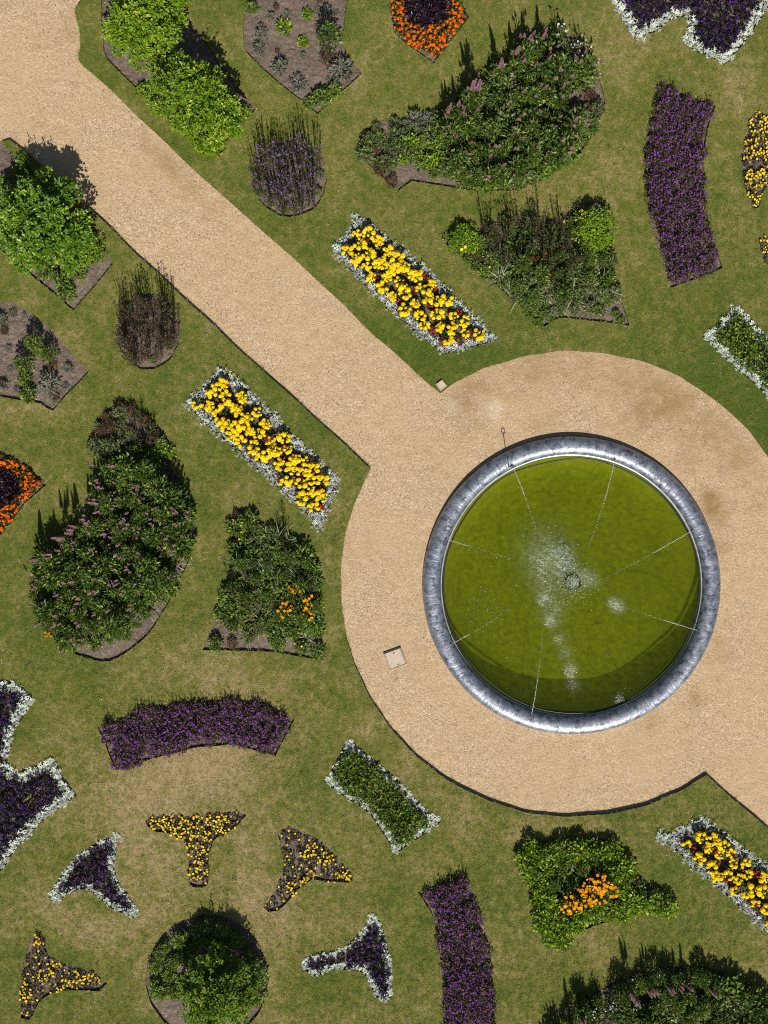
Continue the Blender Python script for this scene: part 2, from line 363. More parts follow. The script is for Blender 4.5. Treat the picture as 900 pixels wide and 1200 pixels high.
def k_purple(rng):
    a = MB(); b = MB(); dome_leaves(a, .215, .215, .28, 165, .085, .034, rng, jit=.85)
    for i in range(14):
        an = rng.random()*6.28; q = .19*math.sqrt(rng.random()); h = rng.uniform(.26, .42)
        p0 = V3(math.cos(an)*q*.6, math.sin(an)*q*.6, .1); p1 = V3(math.cos(an)*q, math.sin(an)*q, h)
        a.stem(p0, p1, .004, rng.random())
        for j in range(2): b.bloom(p1+rv(rng)*.025, (V3(0, 0, 1)+rv(rng)*.6).normalized(), .0195, rng, 4)
    for i in range(2):
        p0 = V3(rng.uniform(-.1, .1), rng.uniform(-.1, .1), .1); p1 = p0*1.3+V3(0, 0, rng.uniform(.4, .6)); a.stem(p0, p1, .005, .2); a.spike(p1-V3(0, 0, .12), V3(0, 0, 1), .14, .012, rng, 10)
    return [('', a.mesh('purple_leaves', 'purple_leaf')), ('blossoms', b.mesh('purple_blossoms', 'purple_petal'))]
kind('purple_verbena', 'verbena', k_purple, 7)
def k_pansy(leaf, pet, nb, lr=.09):
    def fn(rng):
        a = MB(); b = MB(); dome_leaves(a, lr, lr, .09 if lr < .12 else .15, 34 if lr < .12 else 125, .065, .036, rng, z0=.01)
        for i in range(nb):
            an = rng.random()*6.28; q = lr*1.1*math.sqrt(rng.random())
            b.bloom(V3(math.cos(an)*q, math.sin(an)*q, (.11 if lr < .12 else .15)+rng.random()*.03), (V3(0, -.3, 1)+rv(rng)*.3).normalized(), .034, rng, 5)
        return [('', a.mesh('pansy_leaves', leaf)), ('blossoms', b.mesh('pansy_blossoms', pet))]
    return fn
kind('yellow_pansy', 'pansy', k_pansy('pansy_leaf', 'pansy_yellow', 5), 4)
kind('budding_pansy', 'pansy', k_pansy('pansy_leaf', 'pansy_yellow', 1, .085), 4)
kind('purple_pansy', 'pansy', k_pansy('night_leaf', 'night_petal', 5, .155), 6)
def k_dark(rng):
    a = MB(); dome_leaves(a, .17, .17, .26, 120, .10, .06, rng); return [('', a.mesh('dark_leaves', 'dark_leaf'))]
kind('dark_foliage_plant', 'foliage plant', k_dark, 4)
def k_bedding(rng):
    a = MB(); dome_leaves(a, .16, .16, .26, 85, .10, .05, rng); return [('', a.mesh('bedding_leaves', 'bedding_leaf'))]
kind('green_bedding_plant', 'bedding plant', k_bedding, 6)
def k_mound(mat, r, h, n, L, Wd, nm):
    def fn(rng):
        a = MB(); dome_leaves(a, r, r, h, n, L, Wd, rng, jit=.7); st = MB()
        for i in range(5):
            an = rng.random()*6.28; st.stem(V3(0, 0, 0), V3(math.cos(an)*r*.6, math.sin(an)*r*.6, h*.7), .006, .3)
        return [('', a.mesh(nm+'_leaves', mat)), ('stems', st.mesh(nm+'_stems', 'stalk'))]
    return fn
kind('leafy_perennial', 'perennial', k_mound('border_leaf', .34, .95, 430, .115, .046, 'perennial'), 7)
kind('sage_perennial', 'perennial', k_mound('sage_leaf', .27, .42, 210, .12, .04, 'sage'), 4)
kind('lime_bush', 'bush', k_mound('lime_leaf', .27, .42, 240, .095, .055, 'lime'), 5)
kind('bright_groundcover', 'ground cover plant', k_mound('deep_leaf', .24, .26, 190, .085, .05, 'cover'), 5)
kind('bronze_perennial', 'perennial', k_mound('bronze_leaf', .24, .40, 200, .12, .03, 'bronze'), 4)
kind('grey_cushion', 'cushion plant', k_mound('grey_leaf', .16, .18, 130, .075, .025, 'grey'), 4)
def k_spikes(rng):
    a = MB(); sp = []; dome_leaves(a, .27, .27, .85, 230, .11, .04, rng)
    for i in range(rng.randint(3, 5)):
        an = rng.random()*6.28; q = .2*math.sqrt(rng.random())
        p0 = V3(math.cos(an)*q*.4, math.sin(an)*q*.4, .2); H = rng.uniform(1.05, 1.4)
        d = (V3(math.cos(an)*q, math.sin(an)*q, H).normalized()+rv(rng)*.28).normalized(); p1 = p0+d*(H-.45)
        a.stem(p0, p1, .009, rng.random()); b = MB(); b.spike(p1, d, rng.uniform(.16, .30), .036, rng, 30); sp.append(('flower_spike', b.mesh('pink_flower_spike', 'pink_spike')))
    return [('', a.mesh('spike_leaves', 'border_leaf'))]+sp
kind('pink_spike_perennial', 'perennial', k_spikes, 6)
def k_tall(rng):
    a = MB(); sp = []; dome_leaves(a, .26, .26, 1.0, 220, .12, .042, rng)
    for i in range(rng.randint(2, 3)):
        p0 = V3(rng.uniform(-.12, .12), rng.uniform(-.12, .12), .2); H = rng.uniform(1.4, 1.85); d = (V3(0, 0, 1)+rv(rng)*.06).normalized()
        a.stem(p0, p0+d*(H-.5), .011, .3); b = MB(); b.spike(p0+d*(H-.78), d, .66, .060, rng, 84); sp.append(('flower_spike', b.mesh('tall_flower_spike', 'pink_spike')))
    return [('', a.mesh('tall_leaves', 'border_leaf'))]+sp
kind('tall_spike_perennial', 'perennial', k_tall, 4)
def k_strap(mat, n, L, Wd, nm):
    def fn(rng):
        a = MB()
        for i in range(n):
            e = rng.uniform(.5, 1.4)
            a.ribbon(V3(rng.uniform(-.05, .05), rng.uniform(-.05, .05), 0), rng.random()*6.28, L*rng.uniform(.6, 1.15), Wd, e, e-rng.uniform(.8, 1.9), 4, rng.random())
        return [('', a.mesh(nm+'_leaves', mat))]
    return fn
kind('strap_leaf_lily', 'lily', k_strap('strap_leaf', 40, .6, .038, 'strap'), 5)
kind('yellow_strap_lily', 'lily', k_strap('yellow_strap', 30, .55, .04, 'ystrap'), 4)
kind('spider_plant', 'spiky plant', k_strap('yellow_strap', 18, .38, .035, 'spider'), 1)
def k_stalks(mat, n, h, r, pet=None, tip=.03):
    def fn(rng):
        a = MB(); b = MB()
        dome_leaves(a, r*.8, r*.8, h*.35, 40, .10, .025, rng)
        for i in range(n):
            an = rng.random()*6.28; q = r*math.sqrt(rng.random()); H = h*rng.uniform(.65, 1.1)
            p0 = V3(math.cos(an)*q*.55, math.sin(an)*q*.55, 0); p1 = V3(math.cos(an)*q*1.1, math.sin(an)*q*1.1, H); t = rng.random()
            a.stem(p0, p1, .006, t)
            for j in range(3): a.leaf(p0.lerp(p1, rng.uniform(.2, .85)), (V3(rng.uniform(-1, 1), rng.uniform(-1, 1), .8)).normalized(), V3(0, 0, 1), .11, .022, .1, rng.random())
            dst = b if pet else a
            for j in range(4): dst.leaf(p1+rv(rng)*tip*.5, (V3(0, 0, .7)+rv(rng)).normalized(), rv(rng), tip*1.4, tip, .1, rng.random())
        out = [('', a.mesh('stalks', mat))]
        if pet: out.append(('blossoms', b.mesh('stalk_tips', pet)))
        return out
    return fn
kind('tall_verbena', 'verbena', k_stalks('stalk', 17, 1.15, .22, 'lilac_petal', .028), 5)
kind('faded_verbena', 'verbena', k_stalks('brown_stalk', 15, 1.1, .2), 5)
kind('wispy_perennial', 'perennial', k_stalks('stalk', 14, .95, .2), 5)
def k_daisy(pet, leaf, n, h, r, br):
    def fn(rng):
        a = MB(); b = MB(); dome_leaves(a, r, r, h*.8, 110, .11, .04, rng)
        for i in range(n):
            an = rng.random()*6.28; q = r*math.sqrt(rng.random()); p1 = V3(math.cos(an)*q, math.sin(an)*q, h*rng.uniform(.85, 1.15))
            a.stem(p1*.4, p1, .005, .5); b.bloom(p1, (V3(0, 0, 1)+rv(rng)*.35).normalized(), br, rng, 6)
        return [('', a.mesh('daisy_leaves', leaf)), ('blossoms', b.mesh('daisy_blossoms', pet))]
    return fn
kind('orange_coneflower', 'coneflower', k_daisy('orange_petal', 'border_leaf', 13, .55, .22, .042), 4)
kind('white_cosmos', 'cosmos', k_daisy('white_petal', 'sage_leaf', 6, .75, .25, .030), 4)
kind('lemon_dahlia', 'dahlia', k_daisy('pansy_yellow', 'deep_leaf', 2, .5, .22, .055), 3)
def k_shrub(mat, rx, ry, h, nc, nl, L, Wd, cr):
    def fn(rng):
        a = MB(); st = MB(); cl = []
        for i in range(nc):
            u = math.sqrt((i+.5)/nc)*rng.uniform(.80, 1.0); an = i*2.4+rng.uniform(-.3, .3)
            zz = math.sqrt(1-u*u)
            cl.append((V3(math.cos(an)*u*rx, math.sin(an)*u*ry, h*(.22+.66*zz)*rng.uniform(.66, 1.08)), cr*rng.uniform(.6, 1.3)))
        for c, r in cl:
            st.stem(V3(rng.uniform(-.06, .06), rng.uniform(-.06, .06), 0), c, .022, .4, .007)
            tt = rng.random()*.5
            for j in range(int(nl/nc)):
                o = rv(rng); o.z = abs(o.z)*.9-.15; p = c+o*r*rng.uniform(.55, 1.05)
                d = (o+rv(rng)*.7+V3(0, 0, .1)).normalized(); nn = (V3(0, 0, 1)+o*.4+rv(rng)*.45).normalized()
                l = L*rng.uniform(.6, 1.25); a.leaf(p, d, nn, l, Wd*l/L, .14, min(1, tt+rng.random()*.55), .15)
        for i in range(nc//2):
            an = rng.random()*6.283; u = rng.uniform(.35, 1.0); p = V3(math.cos(an)*u*rx*.85, math.sin(an)*u*ry*.85, h*(.3+.55*math.sqrt(1-u*u*.9)))
            d = V3(math.cos(an)*u*.7, math.sin(an)*u*.7, rng.uniform(.5, 1.1)).normalized(); Ls = rng.uniform(.25, .55)*max(.6, h/1.8); tt = rng.random()*.5
            st.stem(p, p+d*Ls, .008, .4, .003)
            for j in range(16):
                f = j/15; a.leaf(p+d*(Ls*f), (d*.4+rv(rng)).normalized(), (V3(0, 0, 1)+rv(rng)*.5).normalized(), L*rng.uniform(.7, 1.1)*(1.1-.5*f), Wd*(1-.4*f), .14, min(1, tt+rng.random()*.6), .15)
        return [('crown', a.mesh('shrub_crown', mat)), ('trunk', st.mesh('shrub_stems', 'bark'))]
    return fn
kind('lime_shrub', 'shrub', k_shrub('lime_leaf', 1.05, .95, 2.1, 44, 5600, .115, .066, .25), 1)
kind('spreading_lime_shrub', 'shrub', k_shrub('lime_leaf', 1.05, 1.55, 2.0, 58, 7000, .11, .062, .24), 1)
kind('green_shrub', 'shrub', k_shrub('green_leaf', 1.42, 1.5, 1.95, 54, 7400, .125, .075, .27), 1)
kind('domed_shrub', 'shrub', k_shrub('dome_leaf', 1.14, 1.10, 1.85, 56, 7600, .10, .058, .23), 1)
kind('lime_hebe', 'shrub', k_shrub('lime_leaf', .62, .75, .75, 24, 2200, .085, .05, .2), 2)
kind('clipped_ball_shrub', 'shrub', k_mound('deep_leaf', .25, .36, 330, .07, .042, 'ball'), 3)
kind('low_lime_cover', 'ground cover plant', k_mound('lime_leaf', .2, .16, 150, .08, .045, 'lowlime'), 3)

prng = random.Random(11)
def plant(name, x, y, label, group=None, s=1.0, z=-.065, rot=None, lean=None, cat=None, sj=.15):
    c, vs_ = KIND[name]; v = prng.choice(vs_)
    sc = s*prng.uniform(1-sj, 1+sj); rz = prng.random()*6.28 if rot is None else rot
    if label and len(label.split()) > 16: label = re.sub(r' in the (top|bottom|middle|upper|lower|left|right)( part| middle| left| right)? of the ', ' in the ', label)
    if label and len(label.split()) > 16: label = re.sub(r' (the )?(top|bottom|middle|upper|lower|left|right)( part| middle| left| right)? of the ', ' the ', label)
    if len(v) == 1 and v[0][0] == '': root = bpy.data.objects.new(name, v[0][1]); rest = v[1:]
    else: root = bpy.data.objects.new(name, None); root.empty_display_size = .2; rest = [(pn or 'leaves', me) for pn, me in v]
    C.objects.link(root); root.location = (x, y, z); root.scale = (sc, sc, sc*prng.uniform(.92, 1.08))
    if lean: root.rotation_euler = (lean[0], lean[1], rz)
    else: root.rotation_euler = (prng.uniform(-.06, .06), prng.uniform(-.06, .06), rz)
    for pn, me in rest:
        ch = bpy.data.objects.new(pn, me); C.objects.link(ch); ch.parent = root
    tag(root, label, cat or c, group); return root

# ------------------------------------------------------------------ polygons
def smooth(pts, sub=4, corner=46):
    n = len(pts); out = []
    P = [np.array(p, float) for p in pts]
    def is_corner(i):
        a = P[i]-P[i-1]; b = P[(i+1) % n]-P[i]
        t = abs(math.degrees(math.atan2(a[0]*b[1]-a[1]*b[0], a@b))); return t > corner
    cs = [is_corner(i) for i in range(n)]
    for i in range(n):
        p1, p2 = P[i], P[(i+1) % n]; p0 = P[i-1]; p3 = P[(i+2) % n]
        m1 = (p2-p1) if cs[i] else (p2-p0)/2; m2 = (p2-p1) if cs[(i+1) % n] else (p3-p1)/2
        L = np.linalg.norm(p2-p1)
        for m_ in (0, 1):
            pass
        l1, l2 = np.linalg.norm(m1), np.linalg.norm(m2)
        if l1 > L: m1 = m1*L/l1
        if l2 > L: m2 = m2*L/l2
        for k in range(sub):
            t = k/sub; t2 = t*t; t3 = t2*t
            out.append((2*t3-3*t2+1)*p1+(t3-2*t2+t)*m1+(-2*t3+3*t2)*p2+(t3-t2)*m2)
    return np.array(out)
def inside(poly, pts):
    x, y = pts[:, 0], pts[:, 1]; r = np.zeros(len(pts), bool); j = len(poly)-1
    for i in range(len(poly)):
        xi, yi = poly[i]; xj, yj = poly[j]
        c = ((yi > y) != (yj > y)) & (x < (xj-xi)*(y-yi)/(yj-yi+1e-12)+xi); r ^= c; j = i
    return r
def edge_dist(poly, pts):
    d = np.full(len(pts), 1e9)
    for i in range(len(poly)):
        a, b = poly[i-1], poly[i]; ab = b-a; L = ab@ab+1e-12
        t = np.clip(((pts-a)@ab)/L, 0, 1); q = a+t[:, None]*ab
        d = np.minimum(d, np.hypot(*(pts-q).T))
    return d
nrng = np.random.default_rng(5)
def scatter(poly, spacing, lo=0.0, hi=1e9, region=None, cap=100000, tries=40):
    """poisson-like points inside the polygon whose distance from its edge is between lo and hi"""
    mn, mxx = poly.min(0), poly.max(0)
    n = int(np.prod((mxx-mn))/spacing**2*tries)+200
    p = nrng.uniform(mn, mxx, (n, 2)); p = p[inside(poly, p)]
    d = edge_dist(poly, p); p = p[(d >= lo) & (d <= hi)]
    if region is not None: p = p[region(p)]
    grid = {}; out = []
    for q in p:
        k = (int(q[0]//spacing), int(q[1]//spacing)); ok = True
        for dx in (-1, 0, 1):
            for dy in (-1, 0, 1):
                for r in grid.get((k[0]+dx, k[1]+dy), ()):
                    if (r[0]-q[0])**2+(r[1]-q[1])**2 < spacing*spacing: ok = False
        if ok: grid.setdefault(k, []).append(q); out.append(q)
        if len(out) >= cap: break
    return np.array(out).reshape(-1, 2)
def perimeter(poly, spacing, inset, jit=.02):
    seg = np.roll(poly, -1, 0)-poly; L = np.hypot(*seg.T); cum = np.concatenate([[0], np.cumsum(L)]); tot = cum[-1]
    n = max(3, int(tot/spacing)); out = []
    area = .5*np.sum(poly[:, 0]*np.roll(poly[:, 1], -1)-np.roll(poly[:, 0], -1)*poly[:, 1]); sg = 1 if area > 0 else -1
    for k in range(n):
        s_ = (k+.5)/n*tot; i = min(len(poly)-1, int(np.searchsorted(cum, s_, 'right')-1)); t = (s_-cum[i])/max(L[i], 1e-9)
        q = poly[i]+seg[i]*t; nn = np.array([-seg[i][1], seg[i][0]])/max(L[i], 1e-9)*sg
        out.append(q+nn*inset+nrng.uniform(-jit, jit, 2))
    out = np.array(out); return out[inside(poly, out)]
def in_view(p, m=.35): return (np.abs(p[:, 0]) < 11.25+m) & (np.abs(p[:, 1]) < 15+m)

# ------------------------------------------------------------------ bed outlines (garden plan)
B = {}
def bed(key, pts, sub=4, corner=46):
    q = smooth([W(*p) for p in pts], sub, corner)
    # a spade-cut edge is never quite even
    ph = nrng.uniform(0, 6.28, 4)
    s_ = np.arange(len(q)); q = q+np.stack([np.sin(s_*1.7+ph[0])+np.sin(s_*.6+ph[1]), np.sin(s_*1.5+ph[2])+np.sin(s_*.7+ph[3])], 1)*.013
    B[key] = q
bed('lime', [(122, 60), (150, 94), (247, 186), (300, 128), (262, 80), (190, -15), (118, -25)])
bed('sparse_top', [(292, -20), (285, 40), (292, 66), (372, 135), (424, 86), (402, 55), (405, 22), (410, -20)])
bed('orange_top', [(456, -20), (459, 28), (470, 46), (507, 74), (550, 20), (540, 3), (520, -20)])
bed('kidney', [(418, 180), (466, 225), (483, 211), (553, 223), (613, 220), (674, 185), (707, 131), (702, 89), (681, 50), (649, 36), (613, 46), (585, 78), (553, 103), (517, 128), (471, 139), (443, 142), (421, 156)])
def circ(cx, cy, rx, ry, n=14): return [(cx+rx*math.cos(6.2832*i/n), cy+ry*math.sin(6.2832*i/n)) for i in range(n)]
bed('round_upper', circ(340, 210, 43, 44))
bed('round_lower', circ(174, 388, 37, 45))
bed('green_square', [(-20, 160), (0, 167), (134, 308), (86, 365), (0, 292), (-20, 276)])
bed('sparse_left', [(-20, 350), (0, 353), (22, 357), (60, 387), (103, 436), (62, 482), (40, 471), (0, 466), (-20, 468)])
bed('orange_left', [(-20, 524), (0, 528), (30, 545), (55, 568), (30, 590), (0, 627), (-20, 640)])
bed('big_left', [(102, 516), (120, 485), (144, 467), (180, 494), (207, 527), (197, 545), (220, 581), (229, 626), (216, 668), (192, 716), (168, 749), (129, 774), (90, 767), (63, 749), (45, 725), (38, 689), (42, 662), (66, 638), (92, 620), (111, 602), (114, 572), (120, 539)])
bed('strip_lower', [(217, 475), (259, 431), (293, 459), (398, 562), (375, 620), (337, 581)])
bed('strip_upper', [(389, 295), (421, 251), (495, 312), (570, 384), (585, 398), (521, 416), (453, 359)])
bed('strip_corner', [(768, 978), (788, 975), (822, 956), (900, 1017), (960, 1080), (945, 1140), (902, 1097), (830, 1030)])
bed('quad_upper', [(521, 285), (545, 268), (600, 258), (655, 256), (685, 238), (706, 236), (718, 275), (716, 300), (738, 382), (661, 372), (638, 383), (579, 332)])
bed('quad_left', [(273, 590), (293, 603), (327, 623), (356, 639), (373, 672), (376, 726), (379, 774), (309, 763), (236, 763), (258, 714), (267, 670), (271, 626)])
bed('quad_lower', [(603, 987), (660, 984), (712, 983), (747, 1022), (793, 1065), (715, 1079), (639, 1111), (619, 1040)])
bed('purple_right', [(773, 99), (838, 123), (827, 163), (825, 210), (830, 263), (847, 314), (786, 338), (765, 271), (755, 190), (763, 140)])
bed('purple_left', [(114, 852), (172, 830), (240, 820), (304, 822), (346, 842), (322, 887), (276, 874), (240, 875), (192, 886), (136, 902)])
bed('purple_bottom', [(490, 1045), (544, 1024), (566, 1076), (577, 1136), (579, 1200), (575, 1260), (512, 1260), (519, 1200), (516, 1120), (507, 1076)])
bed('lobed_top', [(715, -25), (719, 6), (744, 47), (768, 37), (790, 21), (806, 22), (806, 32), (798, 48), (812, 57), (850, 76), (862, 63), (900, 12), (925, -25)])
bed('lobed_left', [(-25, 790), (18, 800), (40, 818), (18, 858), (8, 894), (24, 903), (60, 888), (91, 932), (56, 958), (20, 994), (0, 1022), (-25, 1045)])
bed('silver_star_left', [(140, 978), (134, 1010), (140, 1034), (162, 1066), (156, 1077), (128, 1062), (104, 1044), (84, 1046), (64, 1061), (56, 1052), (80, 1014), (108, 990)], corner=70)
bed('tee', [(170, 964), (180, 956), (214, 956), (248, 954), (280, 950), (288, 956), (276, 970), (252, 984), (245, 1002), (245, 1034), (233, 1041), (222, 1034), (220, 992), (202, 978), (178, 973)], corner=75)
bed('brown_star', [(326, 976), (339, 969), (367, 980), (395, 1005), (412, 1025), (409, 1034), (385, 1033), (360, 1034), (328, 1065), (316, 1069), (309, 1064), (332, 1018), (329, 990)], corner=75)
bed('silver_star_right', [(435, 1069), (446, 1080), (457, 1120), (460, 1165), (451, 1175), (438, 1166), (426, 1141), (398, 1137), (367, 1143), (353, 1134), (357, 1122), (404, 1108), (423, 1090)], corner=75)
bed('corner_star', [(42, 1088), (52, 1098), (60, 1122), (108, 1138), (125, 1153), (116, 1161), (80, 1161), (52, 1168), (35, 1195), (24, 1193), (26, 1138), (36, 1102)], corner=75)
bed('round_bottom', circ(243, 1146, 72, 74, 18))
bed('green_rect', [(379, 916), (410, 865), (457, 905), (516, 964), (465, 1000), (432, 955)])
bed('rect_right', [(823, 395), (864, 359), (900, 398), (955, 452), (925, 492), (900, 466)])
bed('edge_star', [(882, 133), (890, 132), (912, 140), (950, 170), (950, 195), (912, 205), (897, 222), (888, 243), (880, 242), (870, 205), (868, 181)], corner=75)
bed('small_edge_star', [(889, 281), (900, 276), (925, 292), (945, 320), (930, 335), (897, 308)], corner=75)
bed('big_corner', [(630, 1202), (660, 1185), (690, 1166), (722, 1150), (775, 1133), (829, 1133), (880, 1158), (915, 1185), (935, 1240), (900, 1300), (640, 1300)])

# ------------------------------------------------------------------ path outline
PC = (672, 684); PR = 273
arc1 = [(PC[0]+PR*math.cos(R(a)), PC[1]+PR*math.sin(R(a))) for a in np.linspace(-124.9, 29.4, 90)]
arc2 = [(PC[0]+PR*math.cos(R(a)), PC[1]+PR*math.sin(R(a))) for a in np.linspace(55.3, 209.4, 90)]
up_edge = [(160, -400), (160, -120), (130, -40), (99, -2), (91, 6), (88, 13), (90, 22), (93, 33), (94, 46), (93, 58), (91, 70), (96, 75), (107, 84), (140, 115), (185, 158), (233, 204), (300, 263), (370, 326), (440, 393), (500, 447)]
lo_edge = [(420, 537), (340, 462), (281, 411), (200, 335), (120, 258), (43, 188), (10, 163), (0, 167), (-40, 200), (-120, 230), (-400, 230), (-400, -400)]
path_px = up_edge+arc1+[(950, 855), (1100, 993), (1500, 1362), (1420, 1445), (1000, 1056)]+arc2+lo_edge
PATH = np.array([W(*p) for p in path_px])
def refine(poly, step=.35):
    out = []
    for i in range(len(poly)):
        a, b = poly[i], poly[(i+1) % len(poly)]; n = max(1, int(np.hypot(*(b-a))/step)) if np.hypot(*(b-a)) < 8 else 1
        for k in range(n): out.append(a+(b-a)*k/n)
    return np.array(out)
PATH = refine(PATH)
kk = np.arange(len(PATH)); PATH = PATH+np.stack([np.sin(kk*1.3)+np.sin(kk*.37), np.sin(kk*1.1+1)+np.sin(kk*.43)], 1)*.012

def cdt(loops, extra, keep, eps=1e-5):
    vs_ = []; es = []
    for lp in loops:
        k = len(vs_); n = len(lp); vs_ += [Vector((float(a), float(b))) for a, b in lp]; es += [(k+i, k+(i+1) % n) for i in range(n)]
    vs_ += [Vector((float(a), float(b))) for a, b in extra]
    r = mgeo.delaunay_2d_cdt(vs_, es, [], 0, eps)
    co = np.array([tuple(q) for q in r[0]]); fs = np.array([tuple(f) for f in r[2]])
    fs = fs[keep(co[fs].mean(1))]
    a, b, c_ = co[fs[:, 0]], co[fs[:, 1]], co[fs[:, 2]]
    ar = (b[:, 0]-a[:, 0])*(c_[:, 1]-a[:, 1])-(b[:, 1]-a[:, 1])*(c_[:, 0]-a[:, 0])
    fs[ar < 0] = fs[ar < 0][:, ::-1]
    return co, fs
def grid(x0, x1, y0, y1, st):
    gx, gy = np.meshgrid(np.arange(x0, x1, st), np.arange(y0, y1, st)); g = np.stack([gx.ravel(), gy.ravel()], 1)
    return g+nrng.uniform(-.3, .3, g.shape)*st
def blobs(co, lst):
    v = np.zeros(len(co))
    for (x, y, r, a) in lst:
        c0 = np.array(W(x, y)); v += a*np.exp(-((co-c0)**2).sum(1)/(r*S)**2)
    return v
def set_attr(me, name, val):
    at = me.attributes.new(name, 'FLOAT', 'POINT'); at.data.foreach_set('value', np.asarray(val, np.float32))

DRY = [(190, 920, 70, .42), (270, 855, 80, .34), (110, 930, 60, .25), (300, 1010, 60, .32), (160, 1000, 50, .34), (60, 1060, 50, .2), (330, 1090, 70, .3), (200, 1080, 60, .25),
       (740, 65, 60, .2), (560, 50, 70, .1), (700, 205, 40, .26), (640, 235, 40, .2), (870, 110, 40, .22), (388, 600, 16, .36), (385, 660, 15, .3), (388, 740, 16, .36), (405, 800, 16, .3),
       (432, 855, 20, .34), (475, 905, 22, .3), (545, 950, 30, .24), (625, 968, 30, .34), (700, 965, 40, .2), (880, 1145, 40, .3), (600, 1130, 50, .18), (770, 930, 25, .2), (240, 350, 50, .14),
       (265, 60, 30, .1), (25, 480, 22, .3), (80, 395, 16, .34), (30, 352, 18, .3), (100, 420, 12, .3), (60, 490, 12, .25), (408, 90, 12, .3), (425, 78, 12, .3), (288, 45, 10, .4), (170, 1140, 14, .36), (316, 1150, 14, .36),
       (305, 1180, 14, .3), (173, 1180, 12, .3), (230, 640, 25, .15), (60, 590, 40, .12), (480, 320, 60, .1), (400, 190, 40, .12), (360, 575, 20, .12), (690, 1100, 40, .2), (500, 1000, 40, .12), (850, 340, 30, .12), (740, 300, 18, .15), (20, 900, 20, .3),
       (225, 790, 60, .14), (300, 800, 40, .12), (410, 960, 30, .14), (240, 900, 40, .3), (120, 1100, 40, .2), (470, 1190, 40, .12)]
GREEN = [(545, 425, 55, .36), (480, 400, 40, .22), (890, 490, 55, .5), (850, 435, 45, .3), (800, 395, 50, .14), (105, 105, 22, .24), (200, 180, 25, .22), (280, 265, 30, .14), (350, 345, 30, .16), (430, 400, 25, .24), (330, 445, 25, .2), (380, 500, 20, .2),
         (232, 600, 18, .26), (50, 760, 40, .1), (60, 640, 30, .18), (590, 640, 10, .1), (850, 340, 12, .2), (840, 230, 12, .3), (222, 1010, 14, .34), (195, 985, 14, .3), (262, 995, 14, .3), (324, 1010, 10, .3), (120, 1060, 16, .3), (85, 1130, 14, .3), (380, 1150, 20, .25),
         (360, 1110, 14, .24), (505, 1130, 12, .3), (590, 1160, 12, .3), (220, 830, 40, .16), (870, 200, 12, .24), (640, 280, 60, .1), (390, 430, 30, .18), (160, 400, 50, .12), (850, 1000, 30, .25), (730, 950, 20, .2), (300, 500, 30, .12), (100, 550, 20, .2), (260, 790, 20, .1)]
beds = list(B.values())
ext = 220
outer = np.array([(-ext, -ext), (ext, -ext), (ext, ext), (-ext, ext)], float)
g = grid(-12.5, 12.5, -16.5, 16.5, .3)
ok = ~inside(PATH, g)
for b_ in beds: ok &= ~inside(b_, g)
g = g[ok]
def keep_lawn(c):
    k = ~inside(PATH, c)
    for b_ in beds: k &= ~inside(b_, c)
    return k
co, fs = cdt([outer, PATH]+beds, g, keep_lawn)
z = np.zeros(len(co))
# skirts: boundary edges except the outer frame
from collections import Counter
ec = Counter()
for f in fs:
    for i in range(3): ec[(int(f[i]), int(f[(i+1) % 3]))] += 1
bnd = [e for e in ec if (e[1], e[0]) not in ec and max(abs(co[e[0]]).max(), abs(co[e[1]]).max()) < 200]
low = {}; verts = [(a, b, 0.0) for a, b in co]; faces = [tuple(int(i) for i in f) for f in fs]; ntop = len(faces)
for a, b in bnd:
    for i in (a, b):
        if i not in low: low[i] = len(verts); verts.append((co[i][0], co[i][1], -.22))
    faces.append((b, a, low[a], low[b]))
me = bpy.data.meshes.new('lawn'); me.from_pydata(verts, [], faces); me.materials.append(MATS['lawn']); me.materials.append(MATS['earth'])
mi = np.zeros(len(faces), np.int32); mi[ntop:] = 1; me.polygons.foreach_set('material_index', mi)
vv = np.array(verts)[:, :2]; dry = .32+blobs(vv, DRY)-blobs(vv, GREEN)
set_attr(me, 'dryness', np.clip(dry, 0, 1))
lawn = tag(link('lawn', me), 'mown lawn with straw coloured dry patches between the beds', kind='structure')

# gravel sheet with a round hole for the basin
FC = np.array(W(670, 686)); FR = 4.375
ring = np.array([(FC[0]+(FR-.12)*math.cos(t), FC[1]+(FR-.12)*math.sin(t)) for t in np.linspace(0, 6.2832, 96, endpoint=False)])
gr_out = np.array([(-26, -26), (26, -26), (26, 26), (-26, 26)], float)
g = grid(-12, 12, -15.8, 15.8, .2); gi = g[~inside(ring, g)]
gi = gi[inside(PATH, gi)]
co, fs = cdt([gr_out, ring], gi, lambda c: ~inside(ring, c))
me = bpy.data.meshes.new('gravel_path'); 
zz = -.10+.012*np.sin(co[:, 0]*1.3+np.sin(co[:, 1]*.9))*np.cos(co[:, 1]*1.1)
me.from_pydata([(a, b, c_) for (a, b), c_ in zip(co, zz)], [], [tuple(int(i) for i in f) for f in fs]); me.materials.append(MATS['gravel'])
DAMP = [(838, 600, 16, .8), (843, 640, 10, .5), (832, 580, 10, .6), (190, 185, 12, .45), (205, 200, 10, .45), (225, 220, 12, .4), (170, 165, 12, .3), (250, 245, 12, .3), (560, 452, 25, .35), (620, 430, 30, .4), (680, 428, 30, .4), (740, 440, 30, .4), (790, 470, 30, .45), (830, 500, 25, .45), (865, 535, 25, .4), (760, 480, 25, .3), (845, 760, 14, .3), (815, 820, 12, .35), (760, 850, 14, .25), (740, 500, 16, .3), (640, 490, 20, .2), (540, 470, 16, .35), (80, 30, 16, .2), (800, 540, 18, .25), (890, 590, 20, .2), (545, 500, 25, .15)]
set_attr(me, 'damp', np.clip(blobs(co, DAMP)*1.5, 0, 1))
